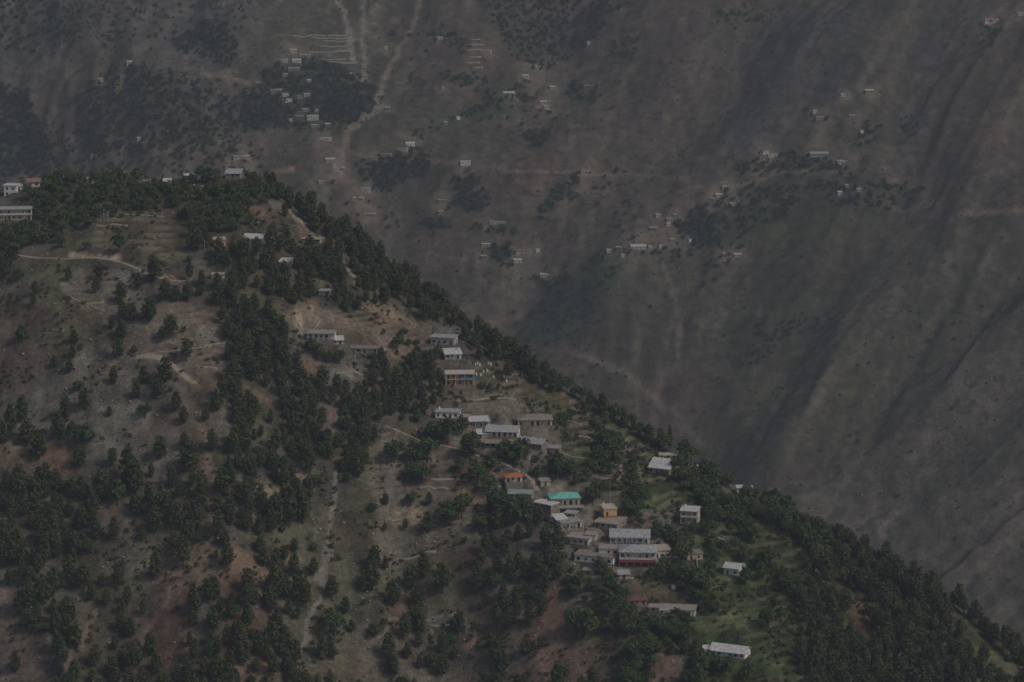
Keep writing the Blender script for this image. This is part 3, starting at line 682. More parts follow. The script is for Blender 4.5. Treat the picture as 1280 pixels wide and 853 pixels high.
def FH(u, v, w, label, c=W_, r=LTIN, st=1, k='flat', yaw=0): return (u, v, w, label, c, r, st, k, yaw)
DW = (.56, .55, .52); DT = (.40, .34, .27)
G1 = 'in the big left grove'; G2 = 'on the far slope'
FARH = far_houses = [
 FH(367, 66, 9, 'topmost white hut ' + G1, k='gable'), FH(355, 78, 11, 'left white hut of the upper pair ' + G1), FH(371, 79, 12, 'right white hut of the upper pair ' + G1, k='gable'),
 FH(381, 72, 15, 'thin grey roofed house just under the topmost hut ' + G1, c=DT, r=TIN), FH(367, 89, 15, 'middle long pale house below the upper pair ' + G1, c=DW), FH(357, 96, 8, 'small dim hut at the lower left of the upper hamlet ' + G1, c=DW),
 FH(386, 104, 5, 'tiny bright hut alone between the two hamlets ' + G1, k='gable'), FH(345, 116, 15, 'long windowed house at the left end of the middle hamlet ' + G1, c=DW), FH(357, 121, 8, 'white block house under the long windowed house ' + G1),
 FH(359, 128, 13, 'flat white house lowest of the middle hamlet ' + G1), FH(384, 121, 9, 'bright white house right of the middle hamlet ' + G1), FH(375, 124, 8, 'dim grey hut between the bright house and the middle hamlet ' + G1, c=DW, r=TIN),
 FH(382, 140, 9, 'small white hut above the arched roof ' + G1), FH(396, 141, 4, 'tiny hut right of the small white hut ' + G1), FH(374, 149, 11, 'grey house with a rounded roof in the lower hamlet ' + G1, c=DT, r=TIN, k='hip'),
 FH(391, 151, 16, 'longest striped pale house of the lower hamlet ' + G1, st=2, c=DW), FH(393, 160, 9, 'dim house under the longest pale house ' + G1, c=DT), FH(410, 159, 8, 'white roof at the right end of the lower hamlet ' + G1, k='gable'),
 FH(406, 176, 19, 'lowest and widest pale house ' + G1, c=DW), FH(363, 152, 5, 'tiny pale hut at the left end of the lower hamlet ' + G1, c=CREAM),
 FH(162, 81, 8, 'brightest white hut among the dark forest at upper left', k='gable'), FH(126, 102, 6, 'small white hut left of the brightest hut in the upper left forest'), FH(155, 98, 11, 'dim tan roof under the brightest hut in the upper left forest', c=DT, r=MUD),
 FH(148, 112, 7, 'faint grey hut lowest of the upper left forest group', c=DT, r=MUD), FH(238, 100, 14, 'long brown house on the bare slope at upper left', c=DT, r=MUD), FH(175, 176, 8, 'small pale hut in the woods above the plateau', c=DW),
 FH(117, 196, 9, 'white hut in dark woods just above the left plateau skyline'), FH(302, 199, 22, 'row of white rooms just behind the summit skyline', c=W_), FH(274, 180, 6, 'dim hut above the summit row of white rooms', c=DT, r=MUD), FH(322, 107, 6, 'dim tan hut at the path end left of the grove', c=DT),
 FH(413, 203, 13, 'bright white tin roof above the left end of the grove of pale roofs', k='gable'), FH(418, 209, 5, 'tiny hut directly below the bright white tin roof'), FH(429, 216, 6, 'narrow tall pale house beside the bottom of the brown gully', c=DW, st=2),
 FH(423, 219, 7, 'white hut at the foot of the narrow tall house'), FH(402, 230, 8, 'lone white hut left of the brown gully mouth'), FH(457, 239, 14, 'pale long hut on the bare slope below the roofed grove', c=DW), FH(443, 251, 6, 'bright white hut beyond the dark near pines'),
 FH(451, 251, 6, 'dull ochre hut beside the bright white hut beyond the pines', c=DT), FH(461, 271, 17, 'long white roof close above the near pine skyline', c=DW),
 FH(513, 183, 12, 'white house highest in the roofed grove below the brown gully', k='gable'), FH(502, 189, 16, 'wide grey roof second from the top in the roofed grove', c=DW, r=TIN), FH(484, 196, 11, 'dim roof in the middle of the roofed grove', c=DT, r=TIN), FH(467, 200, 11, 'dim roof at the left end of the roofed grove', c=DT, r=TIN),
 FH(582, 208, 14, 'stepped white two storey house standing alone on the far slope', st=2), FH(657, 98, 9, 'white hut at the foot of the wooded ravine', k='gable'), FH(668, 86, 5, 'tiny hut just above the ravine foot hut'), FH(736, 56, 4, 'tiny pale dot hut right of the wooded ravine'),
 FH(691, 112, 8, 'small pale hut right of the ravine foot', k='gable'), FH(636, 120, 15, 'long white roof in the tree belt below the ravine', k='gable', c=DW), FH(679, 131, 9, 'bright white house above two smaller ones below the ravine', k='gable'),
 FH(683, 136, 7, 'middle white hut of the three stacked below the ravine'), FH(686, 141, 4, 'lowest tiny hut of the three stacked below the ravine', c=DT), FH(573, 150, 5, 'small white hut on the diagonal tree line'), FH(557, 156, 4, 'dim tiny hut lower on the diagonal tree line', c=DW),
 FH(736, 111, 14, 'thin grey roof in the round clump right of the ravine', c=DT, r=TIN), FH(550, 50, 7, 'small pale hut in the high clump left of the ravine', c=DW), FH(611, 67, 6, 'tiny hut at the end of the pale terraces left of the ravine'), FH(544, 84, 10, 'dim reddish roof under the pale terraces left of the ravine', c=DT, r=(.3, .18, .14)),
 FH(554, 113, 5, 'tiny hut under the tree belt left of the ravine'), FH(484, 138, 6, 'small tan hut right of the brown gully', c=DT), FH(482, 62, 4, 'tiny white marker hut on the gully path'), FH(736, 218, 5, 'tiny dim hut on the brown middle slope', c=DT),
 FH(553, 254, 13, 'dim long roof at the left end of the lower middle grove', c=DT, r=TIN), FH(551, 268, 8, 'dim pale hut below the lower middle grove', c=DW), FH(622, 281, 22, 'long thin roof in the tree belt on the middle slope', c=DW, r=TIN),
 FH(607, 309, 11, 'grey white hut left of the red roofed hamlet', c=DW), FH(605, 324, 8, 'dim hut under the grey white hut left of the red roofed hamlet', c=DT), FH(652, 318, 16, 'white house with a dull red roof on the middle slope', r=(.35, .17, .14), k='gable'),
 FH(647, 329, 11, 'white roofed hut below the dull red roof', k='gable'), FH(672, 316, 5, 'tiny white hut right of the dull red roof'), FH(683, 347, 18, 'cream flat house in the lowest small grove of the middle slope', c=CREAM),
 FH(823, 272, 7, 'white hut at the upper left of the spur hamlet'), FH(844, 272, 6, 'small dim hut at the upper right of the spur hamlet', c=DW), FH(837, 277, 8, 'bright white house in the centre of the spur hamlet', st=1), FH(836, 283, 6, 'pale annex under the bright centre house of the spur hamlet'),
 FH(816, 289, 10, 'grey tin roof at the left of the spur hamlet', c=DT, r=TIN, k='gable'), FH(840, 303, 7, 'white block house left of the windowed red roof on the spur'), FH(854, 306, 14, 'windowed house with reddish roof on the spur', c=DW, r=(.36, .22, .18)), FH(863, 303, 4, 'tiny white hut at the right end of the windowed spur house'),
 FH(798, 312, 21, 'long white building along the spur crest', k='gable'), FH(813, 312, 5, 'small hut at the right end of the long spur crest building'), FH(826, 311, 4, 'tiny white hut between the long spur building and the block house'), FH(761, 316, 6, 'white hut lowest at the left on the spur crest'),
 FH(773, 313, 8, 'dim low hut between spur crest trees', c=DT), FH(778, 322, 4, 'tiny white dot hut on the bare spur nose'), FH(907, 237, 9, 'white house highest at the left end of the terraced fields', st=1), FH(899, 247, 9, 'bright white roof second at the left end of the terraced fields', k='gable'),
 FH(890, 252, 6, 'dim hut left of the bright roof by the terraced fields', c=DW), FH(916, 258, 7, 'white hut lowest at the left end of the terraced fields'), FH(922, 322, 10, 'white gabled hut alone below the terraced fields', k='gable'), FH(905, 321, 4, 'tiny ochre hut left of the white gabled hut', c=DT),
 FH(1054, 121, 6, 'white cube hut high on the right slope'), FH(1087, 117, 11, 'tan roofed hut right of the high white cube hut', c=DT, r=CREAM, k='gable'), FH(1019, 142, 6, 'small pinkish white hut on the high right gully edge'), FH(1026, 150, 13, 'dim long hut under the pinkish hut on the high right slope', c=DT, r=TIN),
 FH(1066, 148, 10, 'cream hut in the middle of the high right slope', c=CREAM), FH(1078, 167, 5, 'tiny pale hut beside a green bush on the right slope'), FH(955, 193, 12, 'upper white house in the grove at the top of the terraced fields', st=1), FH(966, 197, 12, 'lower white house in the grove at the top of the terraced fields'),
 FH(1025, 196, 27, 'long grey barn roof above the terraced fields', c=DW, r=TIN, k='gable'), FH(1053, 205, 13, 'bright white house right of the long barn roof'), FH(1059, 235, 4, 'tiny white hut in the right end of the terraced fields'), FH(1050, 244, 6, 'white hut by a dark bush in the right terraced fields', k='gable'),
 FH(1074, 240, 7, 'dim tan hut at the far right of the terraced fields', c=DT), FH(1243, 29, 26, 'long white house with reddish roof near the top right corner', r=(.34, .2, .17), k='gable'), FH(1276, 20, 8, 'white hut cut by the right edge near the top corner'),
]
FT = [  # polygon, spacing, keep, scale, label, group
 ([(330, 92), (350, 80), (380, 74), (440, 88), (465, 110), (472, 140), (440, 158), (400, 165), (300, 160), (290, 130), (325, 112)], 5.4, .85, 1.0, 'small dark tree of the dense grove left of the pale gullies', 'trees of the grove by the gullies'),
 ([(400, 100), (460, 118), (450, 150), (405, 148)], 5, .9, 1.15, 'green tree of the bright clump left of the brown gully', 'trees of the clump by the brown gully'),
 ([(230, 42), (275, 25), (300, 60), (290, 85), (215, 62)], 4.8, .8, .9, 'small tree on the wooded knoll at upper left', 'trees of the upper left knoll'),
 ([(90, 130), (140, 80), (230, 90), (290, 130), (300, 160), (250, 190), (110, 190)], 6.2, .62, 1.0, 'small dark tree of the woods above the plateau', 'trees of the woods above the plateau'),
 ([(-5, 105), (35, 120), (60, 180), (60, 210), (-5, 225)], 5.2, .85, 1.0, 'small dark tree in the shady gully at the left edge', 'trees of the left edge gully'),
 ([(-5, 0), (110, 0), (100, 60), (30, 70), (-5, 60)], 7, .55, .9, 'small dark tree on the grey rocky slope at the top left', 'trees of the top left slope'),
 ([(110, 0), (320, 0), (300, 40), (120, 60)], 8.5, .40, .85, 'small dark tree along the top left edge', 'trees along the top left edge'),
 ([(600, -5), (790, -5), (740, 50), (700, 80), (682, 92), (640, 70)], 6.0, .70, .95, 'small dark tree in the wooded ravine at the top', 'trees of the wooded ravine'),
 ([(515, 168), (560, 150), (600, 130), (660, 98), (665, 104), (610, 140), (565, 158), (522, 172)], 5, .8, .8, 'small tree of the diagonal belt under the ravine', 'trees of the diagonal belt'),
 ([(612, 118), (670, 120), (668, 130), (615, 128)], 5, .9, .9, 'small tree of the belt by the long white roof', 'trees by the long white roof'),
 ([(545, 95), (580, 92), (612, 98), (608, 112), (575, 110)], 6, .7, .9, 'small tree of the strip left of the ravine', 'trees of the strip left of the ravine'),
 ([(528, 38), (560, 34), (590, 58), (580, 75), (565, 60), (532, 52)], 6, .6, .9, 'small tree of the high clump left of the ravine', 'trees of the high clump'),
 ([(705, 115), (720, 105), (750, 108), (752, 125), (735, 128), (708, 125)], 5.5, .85, .95, 'small tree of the round clump right of the ravine', 'trees of the round clump'),
 ([(655, 168), (672, 163), (690, 172), (672, 184), (658, 180)], 5, .9, 1.15, 'dark tree of the tight round clump on the open slope', 'trees of the tight round clump'),
 ([(600, 140), (650, 140), (720, 150), (720, 165), (640, 168), (610, 160)], 10, .6, .95, 'single small tree on the open slope under the ravine', 'trees under the ravine'),
 ([(440, 212), (470, 194), (510, 182), (540, 196), (535, 218), (480, 242), (465, 228)], 5.2, .85, 1.0, 'small dark tree of the roofed grove below the brown gully', 'trees of the roofed grove'),
 ([(560, 228), (590, 215), (602, 238), (618, 252), (605, 265), (555, 264), (575, 248)], 5.5, .8, 1.0, 'small dark tree of the lower middle grove', 'trees of the lower middle grove'),
 ([(530, 270), (555, 266), (565, 290), (538, 290)], 5.5, .85, .95, 'small dark tree of the clump left of the tree belt', 'trees of the small left clump'),
 ([(590, 280), (645, 285), (645, 294), (592, 292)], 5.5, .8, .9, 'small tree of the belt with the long thin roof', 'trees of the thin roof belt'),
 ([(615, 310), (642, 306), (642, 330), (620, 332)], 5.5, .85, 1.0, 'dark tree between the two hamlets on the middle slope', 'trees of the middle slope hamlet'),
 ([(664, 345), (690, 352), (712, 340), (708, 360), (680, 360)], 5, .85, .95, 'dark tree of the lowest small grove on the middle slope', 'trees of the lowest small grove'),
 ([(700, 232), (728, 215), (722, 245), (696, 256), (670, 280), (672, 266)], 5.5, .8, 1.0, 'dark tree of the diagonal copse on the middle slope', 'trees of the diagonal copse'),
 ([(735, 222), (790, 216), (790, 230), (740, 245)], 8, .5, .9, 'small bush on the brown middle slope', 'bushes of the middle slope'),
 ([(755, 250), (800, 260), (790, 300), (750, 290)], 11, .5, .9, 'scattered bush left of the spur hamlet', 'bushes left of the spur hamlet'),
 ([(690, 345), (760, 320), (775, 332), (720, 430), (640, 430), (655, 400)], 7.5, .35, .7, 'low green shrub in the shallow green hollow', 'shrubs of the green hollow'),
 ([(735, 328), (760, 312), (790, 310), (870, 316), (866, 326), (790, 318), (760, 322), (742, 332)], 5.5, .75, .8, 'small tree along the spur crest', 'trees along the spur crest'),
 ([(845, 278), (880, 264), (900, 280), (897, 306), (870, 312), (850, 300)], 5.0, .92, 1.05, 'dark tree of the thick grove right of the spur hamlet', 'trees of the spur hamlet grove'),
 ([(868, 262), (895, 250), (960, 232), (1000, 236), (1000, 262), (930, 292), (895, 285)], 7.0, .62, 1.0, 'dark tree among the terraced fields', 'trees among the terraced fields'),
 ([(920, 214), (950, 192), (990, 192), (1060, 208), (1060, 216), (940, 218)], 6, .75, 1.0, 'dark tree of the grove at the top of the terraced fields', 'trees at the top of the terraced fields'),
 ([(1005, 228), (1070, 225), (1150, 236), (1140, 262), (1090, 265), (1040, 255)], 7, .6, 1.0, 'dark tree at the right end of the terraced fields', 'trees at the right of the terraced fields'),
 ([(880, 318), (930, 300), (935, 315), (890, 345), (882, 355)], 8, .6, .9, 'small tree below the terraced fields', 'trees below the terraced fields'),
 ([(895, 12), (950, 14), (955, 30), (910, 38), (895, 28)], 6.5, .7, .9, 'small bush of the high thicket at the top right', 'bushes of the high thicket'),
 ([(758, 62), (796, 48), (794, 66), (770, 78)], 7, .7, .95, 'dark bush right of the wooded ravine', 'bushes right of the ravine'),
 ([(1230, 28), (1252, 30), (1245, 55), (1233, 58)], 5.5, .85, 1.0, 'dark tree under the long house near the top right corner', 'trees by the top right house'),
 ([(1005, 135), (1040, 152), (1035, 160), (1010, 150)], 6, .7, .9, 'dark bush on the high right gully edge', 'bushes of the high right gully'),
 ([(1060, 165), (1100, 155), (1100, 180), (1080, 182)], 6.5, .7, 1.0, 'dark bush beside the tiny pale hut on the right slope', 'bushes of the right slope'),
 ([(1128, 148), (1145, 150), (1145, 170), (1130, 168)], 6, .8, .95, 'dark bush in the right hand gully', 'bushes of the right gully'),
 ([(950, 404), (1040, 392), (1044, 402), (985, 425), (930, 465), (925, 460)], 6.5, .6, .75, 'low green shrub of the dark band on the right slope', 'shrubs of the dark band'),
 ([(485, 40), (540, 30), (520, 100), (480, 120)], 12, .5, .9, 'single bush between the gully and the ravine', 'bushes by the gully path'),
 ([(400, 230), (470, 245), (520, 300), (470, 290)], 10, .45, .9, 'single bush on the brown slope behind the near skyline', 'bushes behind the near skyline'),
 ([(800, 400), (1100, 330), (1280, 300), (1280, 700), (900, 560)], 30, .35, .7, 'single bush on the bare right hand mountainside', 'bushes of the right mountainside'),
 ([(560, 330), (760, 370), (800, 500), (700, 440), (600, 380)], 22, .4, .7, 'single bush on the bare slope behind the middle skyline', 'bushes behind the middle skyline'),
 ([(230, 95), (330, 110), (330, 200), (240, 200)], 9, .45, .9, 'small tree on the slope above the summit', 'trees above the summit'),
 ([(-5, 150), (140, 160), (330, 180), (330, 215), (-5, 230)], 8, .5, .95, 'small tree of the slope just behind the plateau', 'trees behind the plateau'),
]
FGROVES = [(p, sp) for p, sp, *_r in FT if sp < 8]
# far ground colours
FU, FV = far_grid_uv()
def fpoly(pts): return [fbhit(u, v) for u, v in pts]
FC = np.empty(HX.shape + (3,)); FS = np.full(HX.shape, .15)
f1 = fbm(HX / 150, HY / 150, 100, 4); f2 = fbm(HX / 30, HY / 45, 106, 4); f3 = fbm(HX / 9, HY / 9, 112, 3)
c_ = HX * .9 - HY * .35 * sst(-100, 300, HX); f4 = fbm(c_ / 16, HY / 160, 120, 4)
k = sst(.36, .64, f1)[..., None]
FC[:] = np.array((.140, .112, .088)) * k + np.array((.112, .103, .074)) * (1 - k)
gjx = HX + 50 * (fbm(HX / 45, HY / 45, 130, 3) - .5); gjy = HY + 60 * (fbm(HX / 45, HY / 45, 133, 3) - .5)
# offset between base-plane and real surface is small; use real hits where possible
def fpoly2(pts):
    w = []
    for u, v in pts:
        q = fhit(u, v); w.append((q[0], q[1]) if q else fbhit(u, v))
    return w
FP = [
 ([(-30, -30), (330, -30), (330, 60), (200, 120), (60, 110), (-30, 100)], (.125, .118, .105), .5, .8),
 ([(60, 60), (140, 50), (130, 130), (60, 130)], (.15, .125, .095), .4, .7),
 ([(300, 40), (470, 30), (470, 110), (330, 90)], (.125, .120, .085), .3, .7),
 ([(380, 55), (445, 52), (445, 100), (400, 98)], (.16, .155, .13), .4, .6),
 ([(600, -20), (800, -20), (740, 60), (685, 95), (630, 60)], (.115, .088, .082), .3, .8),
 ([(530, 240), (700, 180), (720, 300), (560, 320)], (.155, .115, .09), .1, .6),
 ([(640, 430), (660, 360), (760, 320), (770, 350), (720, 420)], (.062, .078, .052), .05, .8),
 ([(420, 230), (560, 260), (560, 360), (470, 300)], (.15, .11, .088), .1, .6),
 ([(880, 270), (980, 240), (1110, 250), (1100, 290), (960, 320), (880, 310)], (.090, .098, .056), .1, .7),
 ([(940, 380), (1060, 360), (1040, 430), (940, 470), (900, 560), (860, 560), (900, 440)], (.07, .078, .05), .1, .6),
 ([(960, 440), (1080, 400), (1100, 480), (960, 620), (880, 570)], (.098, .100, .062), .1, .7),
 ([(1080, 420), (1230, 330), (1160, 480), (1060, 600), (1020, 600)], (.085, .088, .058), .1, .7),
 ([(1100, 540), (1290, 400), (1300, 560), (1100, 690), (950, 660)], (.125, .113, .09), .8, .8),
 ([(1060, 700), (1290, 560), (1300, 820), (1180, 800)], (.125, .112, .088), .6, .8),
 ([(1200, 570), (1290, 500), (1290, 560), (1120, 670)], (.08, .085, .055), .1, .7),
 ([(1205, 515), (1240, 478), (1250, 480), (1225, 505), (1215, 530)], (.20, .16, .13), .3, .6),
 ([(970, 20), (1110, 10), (1070, 110), (960, 200), (900, 200), (930, 100)], (.088, .084, .080), .1, .8),
 ([(1170, -10), (1200, -10), (1170, 110), (1150, 220), (1110, 210), (1150, 100)], (.075, .075, .078), .05, .7),  # dark strip: shade on the slope painted into the ground colour
 ([(1050, 130), (1120, 10), (1160, 10), (1130, 150), (1090, 220)], (.118, .112, .078), .1, .6),  # lit strip beside it: sunlight painted in as a paler ground colour
 ([(810, 60), (850, 60), (860, 100), (815, 90)], (.155, .115, .085), .1, .6),
 ([(1210, 250), (1290, 255), (1290, 275), (1200, 270)], (.17, .125, .095), .2, .5),
]
for pts, c, st, al in FP:
    m = blur(pip(gjx, gjy, fpoly2(pts)).astype(float), 8) * al
    FC += (np.array(c) - FC) * m[..., None]; FS += (st - FS) * m
f5 = fbm(HX / 5., HY / 7., 170, 2)
def ribcol(pa, pb, sc, ln, seed):
    (x0, y0), (x1, y1) = fbhit(*pa), fbhit(*pb); L = math.hypot(x1 - x0, y1 - y0); tx, ty = (x1 - x0) / L, (y1 - y0) / L
    qx = HX + 10 * (f2 - .5); return fbm((qx * ty - HY * tx) / sc, (qx * tx + HY * ty) / ln, seed, 3)
wB_ = sst(560, 900, FV + (FU - 900) * .75) * sst(820, 1000, FU); wA_ = sst(860, 1060, FU) * (1 - wB_)
f6 = wB_ * ribcol((1280, 440), (1020, 640), 9, 130, 210) + wA_ * ribcol((1215, 300), (1115, 485), 10, 160, 214) + (1 - wA_ - wB_) * ribcol((850, 80), (770, 300), 11, 150, 218)
FC *= (.66 + .68 * f6)[..., None]
pale = sst(.60, .72, f6 + .10 * (f3 - .5))[..., None] * (.35 + .5 * wB_)[..., None] * .5
FC += (np.array((.21, .185, .155)) - FC) * pale
FC *= .78 * (.84 + .32 * f2)[..., None]; FC *= (.72 + .56 * f3)[..., None]; FC *= (.70 + .60 * f4)[..., None]; FC *= (.75 + .5 * f5)[..., None]
FC *= np.array((.93, .92, .95))
FL = [
 ([(421, -5), (430, 20), (437, 45), (441, 75)], 2.4, (.26, .235, .20)),
 ([(456, -5), (453, 40), (456, 70), (453, 105)], 2.2, (.24, .215, .185)),
 ([(527, -5), (510, 45), (480, 95), (475, 115)], 2.0, (.21, .175, .145)),
 ([(475, 115), (468, 135), (452, 152), (435, 166), (431, 190), (429, 212)], 4.5, (.20, .165, .135)),
 ([(253, 92), (280, 96), (310, 103)], 1.8, (.23, .18, .14)),
 ([(340, 215), (365, 211)], 2., (.26, .18, .12)),
 ([(480, 132), (460, 148)], 1.6, (.2, .165, .14)),
 ([(440, 190), (560, 203), (640, 214), (720, 216), (800, 219), (860, 225)], 1.3, (.185, .14, .115)),
 ([(860, 235), (940, 230), (1000, 205)], 1.3, (.18, .14, .115)),
 ([(715, 440), (780, 465), (850, 525), (880, 555)], 1.8, (.17, .145, .115)),
 ([(1200, 268), (1290, 262)], 2., (.185, .14, .11)),
 ([(830, 330), (850, 400), (845, 470)], 1.8, (.155, .13, .10)),
 ([(940, 215), (1000, 214), (1050, 216)], 1.5, (.18, .15, .115)),
]
for (u, v, wp, *_r) in FARH:
    q = fhit(u, v)
    if not q: continue
    m = (abs(HX - q[0]) < 30) & (abs(HY - q[1]) < 34)
    d = np.hypot(HX[m] - q[0], (HY[m] - q[1]) * .8) + 16 * (f3[m] - .5); k = (1 - sst(wp * .45 + 2, wp * .6 + 9, d)) * .6
    FC[m] += (np.array((.19, .155, .12)) * (.7 + .6 * f3[m])[..., None] - FC[m]) * k[..., None]
for pts, sp_ in FGROVES:
    m = blur(pip(gjx, gjy, fpoly2(pts)).astype(float), 9) * (.78 if sp_ < 6 else .55)
    FC += (np.array((.044, .058, .037)) - FC) * m[..., None]
wjx = HX + 6 * (fbm(HX / 14, HY / 14, 140, 2) - .5)
for pts, wd, c in FL:
    w = fpoly2(resample(pts, 12)); xs_ = [a[0] for a in w]; ys_ = [a[1] for a in w]
    m = (HX > min(xs_) - 20) & (HX < max(xs_) + 20) & (HY > min(ys_) - 20) & (HY < max(ys_) + 20)
    d = seg_dist(wjx[m], HY[m], w); k = (1 - sst(wd * .5, wd * .5 + 3.2, d)) * .85
    FC[m] += (np.array(c) - FC[m]) * k[..., None]
grid_obj('far_mountainside', HX, HY, FZ, FC, FS, M_farg)
# valley floor: one sheet to the horizon
b = MB(); b.v = [(-9000, -3000, -905), (9000, -3000, -905), (9000, 12000, -905), (-9000, 12000, -905)]; b.f = [(0, 1, 2, 3)]
tag(b.build('valley_floor', mat('valley_ground', (.10, .09, .065), 1, .3, .01)), kind='structure')

# paths as trodden ribbons
for A, zz, wd, nm in path_pts:
    T = np.gradient(A, axis=0); T /= np.linalg.norm(T, axis=1)[:, None] + 1e-9; N = np.stack([-T[:, 1], T[:, 0]], 1)
    wv = wd * (.36 + .28 * vn(np.arange(len(A)) / 4., np.zeros(len(A)), 7))
    rows = []
    for s in (-1, -.33, .33, 1):
        P = A + N * (wv * s)[:, None]; z = near.h(P[:, 0], P[:, 1]) + (.14 if abs(s) < 1 else .02)
        rows.append(np.column_stack([P, z]))
    V = np.stack(rows, 1).reshape(-1, 3); n = len(A); i = np.arange(n * 4).reshape(n, 4)
    Fc = np.stack([i[:-1, :-1], i[1:, :-1], i[1:, 1:], i[:-1, 1:]], -1).reshape(-1, 4)
    tag(link('dirt_path', mesh_np('dirt_path', V, Fc, M_path, smooth=True)), kind='structure')

# ------------------------------------------------------------------ near houses
def roof_mesh(kind, w, d, z, y0, col, parent, ov=.6, name='roof'):
    b = MB(); x0, x1, ya, yb = -w / 2 - ov, w / 2 + ov, y0 - ov, d + ov; th = .16
    if kind == 'flat':
        b.box(x0 + .2, x1 - .2, ya + .2, yb - .2, z, z + .26)
        b.box(x0 + .2, x1 - .2, yb - .42, yb - .24, z + .262, z + .50)
        b.box(x0 + .2, x0 + .4, ya + .3, yb - .43, z + .262, z + .46); b.box(x1 - .4, x1 - .2, ya + .3, yb - .43, z + .262, z + .46)
    elif kind == 'shed':
        r = (yb - ya) * .20
        b.hexa([(x0, ya, z), (x1, ya, z), (x1, yb, z + r), (x0, yb, z + r), (x0, ya, z + th), (x1, ya, z + th), (x1, yb, z + r + th), (x0, yb, z + r + th)])
    elif kind == 'gable':
        ym = (ya + yb) / 2; r = (yb - ya) * .23
        b.hexa([(x0, ya, z), (x1, ya, z), (x1, ym, z + r), (x0, ym, z + r), (x0, ya, z + th), (x1, ya, z + th), (x1, ym, z + r + th), (x0, ym, z + r + th)])
        b.hexa([(x0, ym, z + r), (x1, ym, z + r), (x1, yb, z), (x0, yb, z), (x0, ym, z + r + th), (x1, ym, z + r + th), (x1, yb, z + th), (x0, yb, z + th)])
    else:
        ym = (ya + yb) / 2; r = (yb - ya) * .17; rx = max((x1 - x0) / 2 - (yb - ya) / 2, .3)
        n = len(b.v)
        b.v += [(x0, ya, z), (x1, ya, z), (x1, yb, z), (x0, yb, z), (x0, ya, z + .14), (x1, ya, z + .14), (x1, yb, z + .14), (x0, yb, z + .14), (-rx, ym, z + r), (rx, ym, z + r)]
        b.f += [(0, 3, 2, 1), (0, 1, 5, 4), (1, 2, 6, 5), (2, 3, 7, 6), (3, 0, 4, 7), (4, 5, 9, 8), (5, 6, 9), (6, 7, 8, 9), (7, 4, 8)]
    return b.build(name, cmat('roof', col), parent)
def window(parent, x, z, y=0, w=1.2, h=1.2, side=0, xs=0):
    """frame with pane; side 0 = front wall at y, side 1 = end wall at x = xs"""
    f = MB(); g = MB()
    if side == 0:
        f.box(x - w / 2 - .1, x + w / 2 + .1, y - .07, y + .05, z - .1, z + h + .1); g.box(x - w / 2, x + w / 2, y - .11, y + .03, z, z + h)
    else:
        s = 1 if xs > 0 else -1; a, c = sorted((xs + s * .07, xs - s * .05)); e, k = sorted((xs + s * .11, xs - s * .03))
        f.box(a, c, x - w / 2 - .1, x + w / 2 + .1, z - .1, z + h + .1); g.box(e, k, x - w / 2, x + w / 2, z, z + h)
    fr = f.build('window', M_post, parent); g.build('pane', M_glass, fr)
def door(parent, x, z, y=0, w=1.1, h=2.1):
    d = MB().box(x - w / 2, x + w / 2, y - .06, y + .03, z, z + h).build('door', M_door, parent)
    MB().box(x + w * .3, x + w * .36, y - .12, y - .065, z + 1, z + 1.14).build('handle', M_metal, d)
